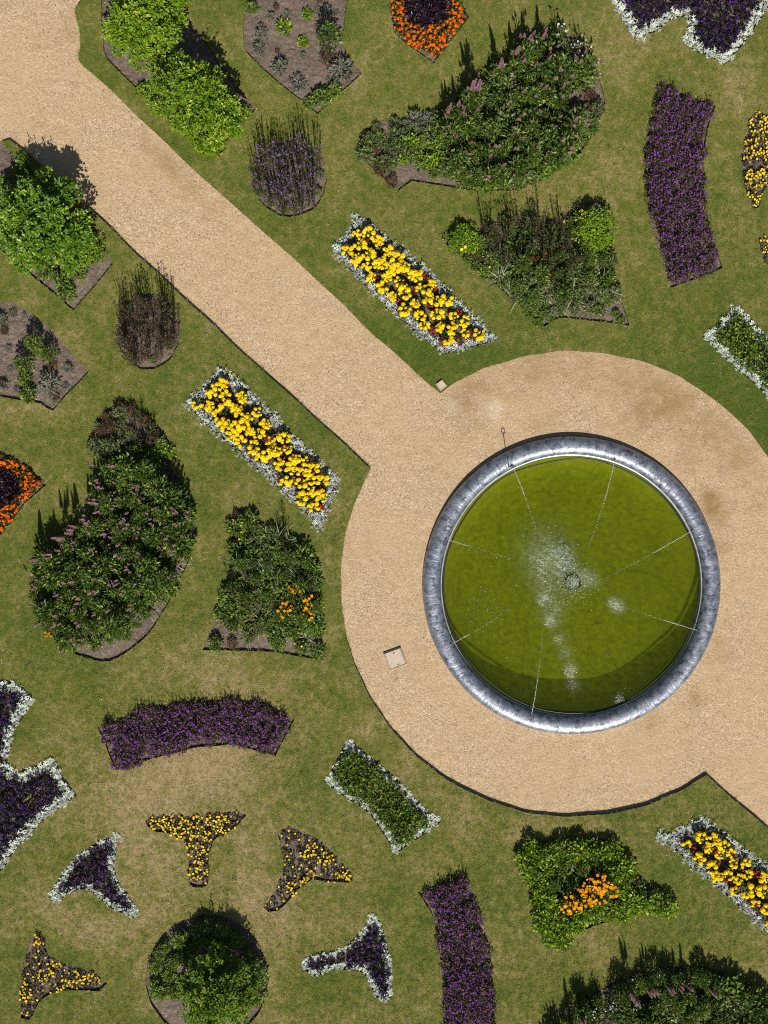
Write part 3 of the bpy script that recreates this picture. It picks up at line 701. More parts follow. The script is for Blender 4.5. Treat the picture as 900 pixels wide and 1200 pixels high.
set_attr(me, 'chalk', np.clip(blobs(co, [(578, 474, 7, .9), (575, 484, 5, .8), (586, 482, 5, .8), (532, 475, 7, .6)]), 0, 1))
for q in me.polygons: q.use_smooth = True
tag(link('gravel_path', me), 'golden gravel path running into a round gravel court', kind='structure')

# soil of each bed
def soil(key, label):
    poly = B[key]; cen = poly.mean(0)
    d = poly-cen; big = cen+d*(1+.03/np.maximum(np.hypot(*d.T), .2))[:, None]
    g = grid(poly[:, 0].min(), poly[:, 0].max(), poly[:, 1].min(), poly[:, 1].max(), .085); g = g[inside(poly, g)]; g = g[edge_dist(poly, g) > .03]
    co, fs = cdt([big], g, lambda c: inside(big, c))
    ed = edge_dist(poly, co); ed[~inside(poly, co)] = 0
    zz = -.085+np.minimum(ed, .5)*.09+np.where(ed > .02, nrng.normal(0, .009, len(co)), 0)
    me = bpy.data.meshes.new('flower_bed_soil'); me.from_pydata([(a, b, c_) for (a, b), c_ in zip(co, zz)], [], [tuple(int(i) for i in f) for f in fs]); me.materials.append(MATS['soil'])
    tag(link('flower_bed', me), label, kind='structure')
PHR = {'lime': 'shrub bed by the path bend', 'sparse_top': 'sparse bed at the top edge', 'orange_top': 'orange bed at the top edge', 'kidney': 'kidney shaped border at the top',
       'round_upper': 'round bed above the path', 'round_lower': 'round bed below the path', 'green_square': 'square shrub bed below the path', 'sparse_left': 'sparse bed at the left edge', 'orange_left': 'orange bed at the left edge',
       'big_left': 'large border on the left', 'strip_lower': 'marigold strip below the path', 'strip_upper': 'marigold strip above the path', 'strip_corner': 'marigold strip by the lower right path',
       'quad_upper': 'border above the fountain', 'quad_left': 'border left of the fountain', 'quad_lower': 'border below the fountain', 'purple_right': 'upright purple bed',
       'purple_left': 'arched purple bed', 'purple_bottom': 'purple bed at the bottom edge', 'lobed_top': 'lobed bed at the top edge', 'lobed_left': 'lobed bed at the left edge',
       'silver_star_left': 'silver star beside the lobed bed', 'tee': 'T shaped pansy bed', 'brown_star': 'tilted brown pansy bed', 'silver_star_right': 'silver star beside the purple bed', 'corner_star': 'bottom left corner pansy bed',
       'round_bottom': 'round shrub bed at the bottom', 'green_rect': 'silver edged green bed', 'rect_right': 'cut off silver edged green bed', 'edge_star': 'larger pansy bed at the right edge', 'small_edge_star': 'small cut off pansy bed at the right edge', 'big_corner': 'border in the bottom right corner'}
def zone(key, q):
    """which part of the visible bed a plant stands in"""
    v = B[key]; lo = np.maximum(v.min(0), (-11.25, -15)); hi = np.minimum(v.max(0), (11.25, 15))
    f = (np.asarray(q)-lo)/np.maximum(hi-lo, .1); w, h = hi-lo
    col = '' if w < .55*h else ('left' if f[0] < .36 else 'right' if f[0] > .64 else '')
    row = '' if h < .45*w else ('upper' if f[1] > .66 else 'lower' if f[1] < .34 else '')
    if h >= .45*w and w < .55*h: return ('top' if f[1] > .83 else 'upper part' if f[1] > .6 else 'middle' if f[1] > .4 else 'lower part' if f[1] > .17 else 'bottom')
    if row and col: return row+' '+col
    return (row+' middle' if row else col+' part' if col else 'middle')
for k in B: soil(k, 'bare brown soil of the '+PHR[k])

# ------------------------------------------------------------------ fountain
def lathe(prof, n=160):
    vs_ = []; fs_ = []; ar = []; ac = []
    m_ = len(prof)
    for i in range(n+1):
        a = 6.283185*i/n
        for j, (r, zq) in enumerate(prof):
            vs_.append((r*math.cos(a), r*math.sin(a), zq)); ar.append(i/n); ac.append(j/(m_-1))
    for i in range(n):
        for j in range(m_-1):
            fs_.append((i*m_+j, (i+1)*m_+j, (i+1)*m_+j+1, i*m_+j+1))
    return vs_, fs_, ar, ac
def lathe_obj(name, prof, mat, parent, n=160):
    v_, f_, ar, ac = lathe(prof, n); me = bpy.data.meshes.new(name); me.from_pydata(v_, [], f_); set_attr(me, 'around', ar); set_attr(me, 'across', ac)
    me.materials.append(MATS[mat])
    for q in me.polygons: q.use_smooth = True
    return link(name, me, parent)
ftn = tag(link('fountain_basin', None, None, (FC[0], FC[1], -.1)), 'round fountain basin of green water in the gravel court', 'fountain')
IR = 3.83
mid = (FR+IR)/2; hw = (FR-IR)/2
prof = [(FR, -.25)]+[(mid+hw*math.copysign(abs(math.cos(t))**.84, math.cos(t)), .0+.26*max(0, math.sin(t))**.84) for t in np.linspace(0, math.pi*.985, 25)]+[(IR-.0, .0), (IR-.0, -.12)]
lathe_obj('coping', prof, 'coping', ftn)
lathe_obj('inner_lip', [(IR+.07, .0), (IR+.05, .06), (IR+.02, .065), (IR-.02, .05), (IR-.03, .04), (IR-.03, -.02), (IR-.01, -.03)], 'lip', ftn)
# inner wall and floor share one algae skin
v_, f_, ar, ac = [], [], [], []
prof = [(.02, -.84), (.5, -.84), (1, -.84), (1.5, -.84), (2, -.84), (2.5, -.83), (2.9, -.80), (3.2, -.72), (3.45, -.56), (3.62, -.43), (3.73, -.27), (3.79, -.12), (3.81, .02)]
fl = lathe_obj('basin_floor', prof, 'algae', ftn)
fl.data.attributes['across'].data.foreach_set('value', np.array([math.hypot(q.co.x, q.co.y)/3.81 for q in fl.data.vertices], np.float32))
def tube(pts, r, n=6, closed=False):
    vs_ = []; fs_ = []; P = [Vector(p) for p in pts]; m_ = len(P)
    for i, p in enumerate(P):
        t = (P[(i+1) % m_]-P[i-1]) if closed or 0 < i < m_-1 else (P[1]-P[0] if i == 0 else P[-1]-P[-2])
        t.normalize(); u = t.cross(Vector((0, 0, 1))); u = u.normalized() if u.length > 1e-3 else t.orthogonal().normalized(); w = t.cross(u)
        for k in range(n):
            a = 6.2832*k/n; vs_.append(p+(u*math.cos(a)+w*math.sin(a))*r)
    for i in range(m_ if closed else m_-1):
        j = (i+1) % m_
        for k in range(n): fs_.append((i*n+k, i*n+(k+1) % n, j*n+(k+1) % n, j*n+k))
    if not closed: fs_ += [tuple(range(n))[::-1], tuple(range((m_-1)*n, m_*n))]
    return vs_, fs_
def tube_obj(name, pts, r, mat, parent=None, n=6, closed=False, loc=(0, 0, 0)):
    v_, f_ = tube(pts, r, n, closed); me = bpy.data.meshes.new(name); me.from_pydata(v_, [], f_); me.materials.append(MATS[mat])
    for q in me.polygons: q.use_smooth = True
    return link(name, me, parent, loc)
# supply pipe following the inside wall, sagging a little between its clips
trng = random.Random(3)
WZ = .02          # water level relative to the fountain's foot
pts = []
for i in range(120):
    a = 6.2832*i/120; rr = 3.745+.022*math.sin(a*4+1)+.012*math.sin(a*9+.4)-(.09*math.exp(-((a-1.75)/.25)**2)); pts.append((rr*math.cos(a), rr*math.sin(a), WZ+.015+.012*math.sin(a*7)))
tube_obj('supply_pipe', pts, .022, 'black_pipe', ftn, 6, True)
# water: surface grid with churned areas
wg = [(0, 0)]; rings_ = 46
for i in range(1, rings_+1):
    r = 3.79*i/rings_; n = max(8, int(6.28*r/.085)); wg += [(r*math.cos(6.2832*k/n), r*math.sin(6.2832*k/n)) for k in range(n)]
wg = np.array(wg); bd = np.array([(3.795*math.cos(t), 3.795*math.sin(t)) for t in np.linspace(0, 6.2832, 200, endpoint=False)])
co, fs = cdt([bd], wg[np.hypot(*wg.T) < 3.76], lambda c: np.hypot(*c.T) < 3.8)
CH = [(640, 642, 24, .26), (652, 650, 16, .26), (660, 668, 10, .55), (661, 654, 11, .45), (668, 664, 7, .5), (682, 674, 9, .5), (694, 679, 8, .45), (638, 672, 18, .2), (637, 702, 6, .75), (646, 727, 6, .85), (655, 748, 8, .24), (663, 766, 8, .30), (669, 785, 6, .8), (672, 803, 8, .22), (720, 707, 6, .9), (726, 711, 7, .5), (648, 715, 14, .3), (628, 655, 16, .2), (727, 820, 5, .4), (640, 690, 14, .25)]
wl_ = co+FC; ch = np.clip(blobs(wl_, CH), 0, 1)
def wave(x, y, c): return .006*math.sin(6*math.hypot(x-.0, y+.05))+c*.03*math.sin(x*23+y*7)*math.sin(y*19-x*5)
me = bpy.data.meshes.new('water'); me.from_pydata([(a, b, wave(a, b, c_)) for (a, b), c_ in zip(co, ch)], [], [tuple(int(i) for i in f) for f in fs])
me.materials.append(MATS['water']); set_attr(me, 'churn', ch)
for q in me.polygons: q.use_smooth = True
tag(link('water', me, None, (FC[0], FC[1], -.1+WZ)), 'green algae tinted water filling the round basin', kind='structure')
# the murk of the water: thin cloudy sheets through its depth
for dz, rr_m in ((.10, 3.76), (.21, 3.72), (.33, 3.66), (.46, 3.56), (.60, 3.34)):
    me = bpy.data.meshes.new('murky_water'); me.from_pydata([(rr_m*math.cos(t), rr_m*math.sin(t), 0) for t in np.linspace(0, 6.2832, 96, endpoint=False)], [], [tuple(range(96))]); me.materials.append(MATS['murk'])
    tag(link('murky_water', me, None, (FC[0], FC[1], -.1+WZ-dz)), 'cloudy green depth of the basin water', kind='structure')
# central nozzle ring
nz = tag(link('fountain_nozzle', None, None, (*W(671, 683), -.1+WZ)), 'small round iron nozzle ring standing in the middle of the fountain', 'nozzle')
tube_obj('ring', [(.225*math.cos(t), .225*math.sin(t), .07) for t in np.linspace(0, 6.2832, 28, endpoint=False)], .028, 'iron', nz, 6, True)
for t in (2.6,): tube_obj('leg', [(.225*math.cos(t), .225*math.sin(t), .06), (.225*math.cos(t), .225*math.sin(t), -.82)], .016, 'iron', nz)
tube_obj('jet_pipe', [(0, 0, -.74), (0, 0, .1)], .03, 'iron', nz)
# side nozzles with their thin jets
def drops_mesh(name, pts, sizes):
    vs_ = []; fs_ = []
    for p, s_ in zip(pts, sizes):
        k = len(vs_); p = Vector(p)
        vs_ += [p+Vector(q)*s_ for q in ((1, 0, 0), (-1, 0, 0), (0, 1, 0), (0, -1, 0), (0, 0, 1), (0, 0, -1))]
        fs_ += [(k+a, k+b, k+c_) for a, b, c_ in ((0, 2, 4), (2, 1, 4), (1, 3, 4), (3, 0, 4), (2, 0, 5), (1, 2, 5), (3, 1, 5), (0, 3, 5))]
    me = bpy.data.meshes.new(name); me.from_pydata([tuple(q) for q in vs_], [], fs_); me.materials.append(MATS['drop']); return me
JETS = [((600, 547), (629, 622), 'nozzle pipe beside the tall iron stake', 1), ((719, 540), (690, 642), 'nozzle pipe at the top of the fountain', 1), ((808, 622), (708, 678), 'nozzle pipe on the upper right of the basin', 1),
        ((815, 738), (722, 709), 'nozzle pipe on the lower right of the basin', 1), ((734, 827), (727, 818), 'nozzle pipe with the shortest jet', .6), ((622, 836), (636, 740), 'nozzle pipe at the bottom of the basin', 1),
        ((530, 753), (600, 712), 'nozzle pipe on the lower left of the basin', .6), ((523, 632), (600, 655), 'nozzle pipe on the upper left of the basin', .7)]
for (a, b, lb, dens) in JETS:
    ax, ay = W(*a); bx, by = W(*b); A = Vector((ax, ay, .17)); Bv = Vector((bx, by, -.07)); d2 = (Bv-A); d2.z = 0; L = d2.length; u = d2.normalized()
    n_ = tag(link('side_nozzle', None, None, (ax-u.x*.08, ay-u.y*.08, -.1+WZ)), 'black '+lb, 'nozzle', 'side nozzles of the fountain')
    tube_obj('riser', [(0, 0, -.3), (0, 0, .2), (u.x*.04, u.y*.04, .25), (u.x*.11, u.y*.11, .27)], .016, 'black_pipe', n_)
    tube_obj('clip', [(-u.x*.1, -u.y*.1, .09), (-u.x*.02, -u.y*.02, .12), (u.x*.03-u.y*.05, u.y*.03+u.x*.05, .12)], .012, 'black_pipe', n_)
    tube_obj('foot_loop', [(u.x*.04+.06*math.cos(t), u.y*.04+.06*math.sin(t), .02) for t in np.linspace(0, 6.28, 12, endpoint=False)], .012, 'black_pipe', n_, 5, True)
    pts = []; sz = []; nd = int(L*46*dens)
    for i in range(nd):
        f = i/nd+trng.uniform(-.01, .01); f = min(max(f, 0), 1); sp = .005+.016*f
        zz = .20+.55*min(1, L/2)*f*(1-f)*2-(.27)*f
        q = A+d2*f; pts.append((q.x+trng.gauss(0, sp), q.y+trng.gauss(0, sp), zz+trng.gauss(0, sp))); sz.append(trng.uniform(.004, .0125)*(1.15-.35*f))
    m_ = max(4, int(L/.12)); e_ = .45*dens
    cur = [(A+d2*(e_*i/m_)) for i in range(m_+1)]; cur = [(c_.x+trng.gauss(0, .004), c_.y+trng.gauss(0, .004), .20+.55*min(1, L/2)*(e_*i/m_)*(1-e_*i/m_)*2-.27*(e_*i/m_)) for i, c_ in enumerate(cur)]
    jt = tag(tube_obj('water_jet', cur, .0048, 'drop', None, 5), 'thin white water jet from the '+lb.replace('nozzle pipe ', 'nozzle '), 'water jet', 'thin water jets of the fountain', 'thing')
    tag(link('droplets', drops_mesh('droplets', pts, sz), jt), kind='stuff')
# spray on the water
pts = []; sz = []
SP = CH+[(575, 655, 30, .12), (590, 690, 35, .12), (562, 715, 22, .22), (575, 745, 28, .14), (600, 780, 28, .16), (610, 620, 25, .12), (545, 640, 20, .08), (648, 690, 60, .10), (660, 740, 45, .12), (700, 700, 40, .06), (730, 815, 12, .3), (640, 800, 60, .05), (670, 560, 50, .02)]
for (x, y, r, a) in SP:
    for i in range(int(a*r*r*(1.5 if r < 25 else .22))):
        q = np.array(W(x, y))+nrng.normal(0, r*S*.62, 2)
        if np.hypot(*(q-FC)) < 3.6: pts.append((q[0], q[1], -.075+abs(nrng.normal(0, .05)))); sz.append(float(np.clip(nrng.lognormal(-5.3, .5), .0025, .016)))
for i in range(900):
    t = nrng.uniform(0, 6.28); q = np.array(W(671, 683))+np.array([math.cos(t), math.sin(t)])*abs(nrng.normal(.2, .28)); pts.append((q[0], q[1], abs(nrng.normal(0, .25))-.05)); sz.append(float(nrng.uniform(.005, .013)))
tag(link('water_spray', drops_mesh('water_spray', pts, sz)), 'white droplets and spray over the fountain water', kind='stuff')
# stake on the coping
sx, sy = W(600, 546)
stk = tag(link('iron_stake', None, None, (sx*.97, sy*.97, -.1)), 'thin iron stake with a looped top standing on the coping', 'stake')
tube_obj('rod', [(0, 0, .1), (0, 0, 1.0)], .014, 'iron', stk)
tube_obj('loop', [(.05*math.cos(t), .02, 1.08+.08*math.sin(t)) for t in np.linspace(0, 6.28, 12, endpoint=False)], .013, 'iron', stk, 5, True)
# scum plate near the stake and the bit of twig afloat
def boxm(name, sx, sy, sz, mat, parent, loc=(0, 0, 0), bev=.006):
    import bmesh
    bm = bmesh.new(); bmesh.ops.create_cube(bm, size=1); bmesh.ops.scale(bm, vec=(sx, sy, sz), verts=bm.verts); bmesh.ops.bevel(bm, geom=bm.edges[:], offset=bev, segments=1, affect='EDGES')
    me = bpy.data.meshes.new(name); bm.to_mesh(me); bm.free(); me.materials.append(MATS[mat]); return link(name, me, parent, loc)
cv = tag(link('access_cover', None, None, (*W(463, 772), -.1)), 'square pale stone access cover set in the gravel', 'access cover'); cv.rotation_euler.z = R(20)
boxm('slab', .47, .47, .06, 'cover_stone', cv, (0, 0, .005))
for (x, y, a, b) in ((0, .262, .54, .045), (0, -.262, .54, .03), (.257, 0, .03, .478), (-.257, 0, .03, .478)): boxm('frame_bar', a, b, .05, 'pink_stone' if a < .1 or y < 0 else 'iron', cv, (x, y, .004), .004)
for y in (.17, -.19): boxm('lifting_slot', .05, .035, .012, 'iron', cv, (.02 if y > 0 else .03, y, .032), .003)
ms = tag(link('marker_stone', None, None, (*W(517, 451), 0)), 'small pinkish marker stone on the lawn at the path corner', 'stone'); ms.rotation_euler.z = R(38)
boxm('slab', .26, .26, .12, 'pink_stone', ms, (0, 0, -.01), .02)
boxm('cap', .19, .19, .03, 'cover_stone', ms, (.01, .01, .06), .01)
tw = tube_obj('floating_twig', [(*W(705, 770), -.07), (*W(711, 768), -.066), (*W(716, 769), -.07)], .008, 'iron'); tag(tw, 'thin dark twig floating on the green water', 'twig')

# ------------------------------------------------------------------ planting
def fill(key, name, spacing, label, group, lo=.1, hi=1e9, s=1., region=None, z=-.06, cap=100000, sj=.15):
    pts = scatter(B[key], spacing, lo, hi, region, cap); pts = pts[in_view(pts)] if len(pts) else pts
    for q in pts: plant(name, q[0], q[1], label.replace('@', zone(key, q)), group, s, z, sj=sj)
    return pts
def edge(key, name, spacing, inset, label, group, s=1., z=-.07):
    pts = perimeter(B[key], spacing, inset); pts = pts[in_view(pts, .2)]
    for q in pts: plant(name, q[0], q[1], label.replace('@', zone(key, q)), group, s, z)
# marigold strips
for key in ('strip_upper', 'strip_lower', 'strip_corner'):
    ph = PHR[key]
    edge(key, 'dusty_miller', .25, .115, 'silver leaved dusty miller edging the @ of the '+ph, 'dusty miller edging the '+ph, .86)
    pts = fill(key, 'marigold', .31, 'yellow marigold clump in the @ of the '+ph, 'yellow marigolds in the '+ph, .26, s=1.05, sj=.22)
    fill(key, 'red_bedding_flower', .40, 'small dark plant with red flowers in the @ of the '+ph, 'red flowers in the '+ph, .25, s=.95)
# lobed and star beds with silver edges
for key in ('lobed_top', 'lobed_left', 'silver_star_left', 'silver_star_right'):
    ph = PHR[key]; st = 'star' in key
    edge(key, 'white_edging_plant', .20 if st else .235, .11 if st else .15, 'white leaved plant edging the @ of the '+ph, 'white plants edging the '+ph, .78 if st else 1.05)
    fill(key, 'purple_pansy', .21, 'dark purple pansy in the @ of the '+ph, 'dark purple pansies in the '+ph, .20 if st else .30)
plant('spider_plant', *W(40, 930), 'yellow spiky plant among the dark pansies of the left lobed bed', s=1.1)
plant('spider_plant', *W(843, 23), 'yellow spiky plant among the dark pansies of the top lobed bed', s=.7)
for key in ('green_rect', 'rect_right'):
    ph = PHR[key]
    edge(key, 'white_edging_plant', .21, .12, 'white leaved plant edging the @ of the '+ph, 'white plants edging the '+ph, .8 if key == 'green_rect' else 1.0)
    fill(key, 'green_bedding_plant', .2, 'small bushy green plant in the @ of the '+ph, 'green plants in the '+ph, .24)
# orange beds
for key, cx, cy, rr in (('orange_top', 500, 6, 26), ('orange_left', 0, 571, 21)):
    ph = PHR[key]; c0 = np.array(W(cx, cy))
    inn = lambda p, c0=c0, rr=rr: np.hypot(*(p-c0).T) < rr*S
    outn = lambda p, c0=c0, rr=rr: np.hypot(*(p-c0).T) >= (rr+1)*S
    fill(key, 'orange_marigold', .15, 'orange marigold in the @ of the '+ph, 'orange marigolds in the '+ph, .11, region=outn)
    fill(key, 'dark_foliage_plant', .19, 'dark purple leaved plant in the @ of the '+ph, 'dark plants in the '+ph, 0, region=inn)
# purple beds
for key in ('purple_right', 'purple_left', 'purple_bottom'):
    ph = PHR[key]
    fill(key, 'purple_verbena', .252, 'bushy purple flowered plant in the @ of the '+ph, 'purple flowers in the '+ph, .13)
# pansy beds
def pansies(key, yellow_at, rad):
    ph = PHR[key]; cs = [np.array(W(*q)) for q in yellow_at]
    near = lambda p: np.min([np.hypot(*(p-c0).T) for c0 in cs], 0) < rad*S
    fill(key, 'yellow_pansy', .165, 'yellow flowering pansy in the @ of the '+ph, 'yellow pansies in the '+ph, .06, region=near)
    fill(key, 'budding_pansy', .185, 'sparsely flowering brown pansy in the @ of the '+ph, 'sparse pansies in the '+ph, .06, region=lambda p: ~near(p))
pansies('tee', [(190, 964), (206, 970), (222, 968), (238, 964), (255, 963), (232, 985), (231, 1000), (232, 1018)], 13)
pansies('brown_star', [(362, 996), (380, 1008), (402, 1028), (348, 1038), (366, 1028)], 8)
pansies('corner_star', [(42, 1104), (95, 1146), (108, 1142), (55, 1142), (62, 1128), (28, 1163), (76, 1156)], 8)
pansies('edge_star', [(888, 140), (873, 178), (890, 175), (880, 215), (884, 240), (895, 160), (890, 210)], 12)
pansies('small_edge_star', [(898, 296), (900, 285)], 9)
# tall verbena beds
fill('round_upper', 'tall_verbena', .33, 'tall thin stemmed lilac verbena in the @ of the round bed above the path', 'lilac verbenas in the round bed above the path', .12)
fill('round_lower', 'faded_verbena', .32, 'tall brownish faded verbena in the @ of the round bed below the path', 'faded verbenas in the round bed below the path', .12)
fill('round_upper', 'sage_perennial', .42, 'low grey green plant under the @ of the lilac verbenas', 'low plants under the lilac verbenas', .1, .35, s=.5)
fill('round_lower', 'sage_perennial', .42, 'low grey green plant under the @ of the faded verbenas', 'low plants under the faded verbenas', .1, .35, s=.5)
# shrub beds
def shrub(name, x, y, h, label, s=1., rot=0., group=None):
    px, py = WA(x, y, h); return plant(name, px, py, label, group, s, -.06, rot, sj=0)
shrub('lime_shrub', 168, 30, 1.2, 'lime green leafy shrub touching the top edge beside the path bend', 1.02)
shrub('lime_shrub', 192, -28, 1.2, 'lime green shrub cut off by the top edge of the picture', .9, 2.0)
shrub('spreading_lime_shrub', 228, 116, 1.2, 'spreading lime green shrub in front of the bed corner above the path', 1.0, R(46))
for (x, y) in ((195, 130), (210, 145), (228, 160), (245, 172), (258, 160), (180, 117), (270, 146), (236, 172), (220, 150), (255, 175), (285, 132), (170, 106)): plant('low_lime_cover', *W(x, y), 'low yellow green plant along the front of the lime shrub bed', 'low plants fronting the lime shrubs', 1.35)
shrub('green_shrub', 44, 256, 1.5, 'large bright green leafy shrub below the path at the picture edge', .98)
shrub('lime_hebe', 96, 290, .5, 'smaller pale green shrub at the corner of the square bed', .8, 1.)
for (x, y) in ((35, 300), (55, 318), (75, 330), (92, 318), (20, 288), (10, 215), (25, 205), (45, 222), (60, 236), (8, 235), (75, 250), (28, 190), (60, 302), (80, 345), (105, 300)): plant('bright_groundcover', *W(x, y), 'low green plant at the front of the square shrub bed', 'low plants in the square shrub bed', 1.2)
shrub('domed_shrub', 256, 1162, .9, 'domed green shrub filling the round bed at the bottom', 1.0)
for k in range(17):
    t = R(-20+k*13.5+prng.uniform(-4, 4)); rr = prng.uniform(58, 66)
    x, y = 243+rr*math.cos(t)*.95, 1146-rr*math.sin(t)*.95
    if 50 < math.degrees(t) < 200: plant('clipped_ball_shrub', *W(243+(rr-20)*math.cos(t+.12), 1146-(rr-20)*math.sin(t+.12)), 'rounded green plant in the inner shaded row beside the domed shrub', 'inner row beside the domed shrub', 1.)
    if y < 1198: plant('clipped_ball_shrub', *W(x, y), 'small rounded green plant ringing the domed shrub', 'small plants ringing the domed shrub', prng.uniform(.85, 1.2))
# sparse beds
for (nm, x, y, s_, lb) in (('bright_groundcover', 295, 10, .8, 'small green plant at the top edge of the sparse top bed'), ('low_lime_cover', 360, 18, .8, 'yellow green tuft nearest the top edge of the sparse top bed'),
      ('low_lime_cover', 333, 32, .9, 'yellow green tuft in the middle of the sparse top bed'), ('grey_cushion', 307, 42, 1.0, 'pale grey cushion plant by the left corner of the sparse top bed'), ('grey_cushion', 304, 58, .9, 'grey cushion plant low on the left flank of the sparse top bed'),
      ('low_lime_cover', 356, 50, .75, 'little yellow green tuft at the heart of the sparse top bed'), ('leafy_perennial', 386, 50, .72, 'dark green bushy plant on the right of the sparse top bed'), ('bronze_perennial', 383, 68, .6, 'orange brown withered plant in the sparse top bed'),
      ('grey_cushion', 400, 84, 1.9, 'widest grey green cushion plant by the right corner of the sparse top bed'), ('grey_cushion', 328, 80, 1.35, 'broad grey cushion on the lower left of the sparse top bed'), ('grey_cushion', 350, 100, 1.4, 'grey cushion plant near the bottom tip of the sparse top bed'),
      ('bright_groundcover', 376, 115, 1.1, 'low bright green plant in the bottom tip of the sparse top bed'), ('bright_groundcover', 392, 108, .8, 'low green plant beside the bottom tip of the sparse top bed'), ('grey_cushion', 384, 14, .8, 'grey tuft at the upper right of the sparse top bed'),
      ('grey_cushion', 318, 20, .7, 'small grey tuft at the upper left of the sparse top bed'), ('bright_groundcover', 362, 122, .6, 'small green plant at the lowest point of the sparse top bed'),
      ('leafy_perennial', 42, 402, .62, 'dark upright plant highest in the sparse left bed'), ('leafy_perennial', 30, 428, .6, 'dark upright plant in the middle of the sparse left bed'), ('leafy_perennial', 60, 415, .6, 'dark green plant by the sloping edge of the sparse left bed'),
      ('low_lime_cover', 42, 412, .8, 'yellow green tuft beside the dark plants of the sparse left bed'), ('bronze_perennial', 62, 430, .5, 'orange brown withered plant in the sparse left bed'), ('grey_cushion', 58, 452, 1.7, 'wide grey green cushion near the tip of the sparse left bed'),
      ('bright_groundcover', 30, 445, .8, 'straggling green plant beside the cushion of the sparse left bed'), ('bright_groundcover', 34, 462, .8, 'low green plant at the bottom edge of the sparse left bed'), ('grey_cushion', 80, 432, .8, 'small grey tuft by the tip of the sparse left bed'),
      ('grey_cushion', 3, 375, .9, 'grey tuft at the upper border of the sparse left bed'), ('grey_cushion', 5, 452, .9, 'grey tuft at the lower border of the sparse left bed'), ('grey_cushion', 16, 368, .6, 'tiny grey tuft at the top of the sparse left bed')):
    plant(nm, *W(x, y), lb, None, s_*1.25)
for key in ('sparse_top', 'sparse_left'):
    fill(key, 'grey_cushion', .55, 'little grey tuft in the @ of the '+PHR[key], 'little tufts in the '+PHR[key], .15, s=.55, sj=.35)
    fill(key, 'bronze_perennial', 1.1, 'little brown tuft in the @ of the '+PHR[key], 'little brown tufts in the '+PHR[key], .15, s=.4, sj=.3)
# mixed borders
def near_any(p, lst):
    k = np.zeros(len(p), bool)
    for (x, y, r) in lst: k |= np.hypot(*(p-np.array(W(x, y))).T) < r*S
    return k
LBL = {'leafy_perennial': ('dark green leafy perennial', 'leafy perennials'), 'pink_spike_perennial': ('pink spiked green perennial', 'pink spiked perennials'), 'tall_spike_perennial': ('tall perennial with long spikes', 'tall spiked perennials'),
       'sage_perennial': ('grey green leafy perennial', 'grey green perennials'), 'lime_bush': ('lime green low bush', 'lime bushes'), 'bright_groundcover': ('fresh green low plant', 'fresh green low plants'), 'bronze_perennial': ('brown leaved perennial', 'brown leaved perennials'),
       'strap_leaf_lily': ('pale strap leaved lily clump', 'strap leaved lilies'), 'yellow_strap_lily': ('yellow green strap leaved clump', 'yellow strap leaved clumps'), 'wispy_perennial': ('wispy dark stemmed perennial', 'wispy perennials'), 'orange_coneflower': ('orange flowering coneflower', 'orange coneflowers'),
       'white_cosmos': ('white flowering cosmos', 'white cosmos'), 'lemon_dahlia': ('green plant with lemon yellow blooms', 'lemon flowered plants'), 'grey_cushion': ('silvery cushion plant', 'silvery cushions'), 'dusty_miller': ('silver leaved tuft', 'silver tufts')}
def put(key, name, spots, s=1., tall=0.):
    for (x, y) in spots:
        p_ = WA(x, y, tall) if tall else W(x, y)
        plant(name, *p_, LBL[name][0]+' in the '+zone(key, p_)+' of the '+PHR[key], LBL[name][1]+' in the '+PHR[key], s, sj=.25)
def fillm(key, name, spacing, region=None, lo=.18, s=1., hi=1e9):
    return fill(key, name, spacing, LBL[name][0]+' in the @ of the '+PHR[key], LBL[name][1]+' in the '+PHR[key], lo, hi, s, region, sj=.32)
def pxr(p): return np.stack([p[:, 0]/S+450, 600-p[:, 1]/S], 1)
# kidney
put('kidney', 'bronze_perennial', [(430, 160), (437, 178), (447, 200), (460, 214), (428, 172), (692, 112), (688, 128), (680, 100)], .8)
put('kidney', 'lime_bush', [(466, 170), (482, 168), (497, 165), (474, 186), (490, 184), (508, 172), (505, 190)], .85)
put('kidney', 'grey_cushion', [(476, 146), (488, 142), (503, 142)], 1.4)
fillm('kidney', 'sage_perennial', .38, lambda p: near_any(p, [(452, 172, 26), (470, 155, 30), (515, 150, 20)]), .1, .75)
fillm('kidney', 'bright_groundcover', .4, lambda p: near_any(p, [(445, 185, 24), (515, 185, 24), (500, 150, 26)]), .1, .9)
put('kidney', 'white_cosmos', [(655, 46), (667, 58), (680, 62), (690, 78), (675, 78), (695, 92)], .95)
put('kidney', 'sage_perennial', [(700, 130), (693, 145), (660, 60)], .8)
main = lambda p: (pxr(p)[:, 0] > 520) & ~near_any(p, [(690, 115, 26), (672, 60, 26), (500, 205, 34)])
fillm('kidney', 'leafy_perennial', .50, main, .3)
fillm('kidney', 'sage_perennial', .8, main, .35, 1.3)
fillm('kidney', 'bright_groundcover', .75, main, .3, 1.7)
fillm('kidney', 'strap_leaf_lily', 1.0, main, .4, 1.15)
fillm('kidney', 'pink_spike_perennial', .60, main, .3, 1.05)
put('kidney', 'tall_spike_perennial', [(522, 140), (535, 132), (556, 118), (585, 92), (602, 70), (616, 58), (632, 52)], .85)
put('kidney', 'bright_groundcover', [(560, 214), (577, 216), (592, 215), (607, 214), (622, 208), (637, 200), (652, 193), (667, 183), (680, 165), (545, 212), (533, 205), (691, 150)], 1.)
put('kidney', 'sage_perennial', [(528, 185), (540, 195), (520, 200), (555, 200)], 1.)
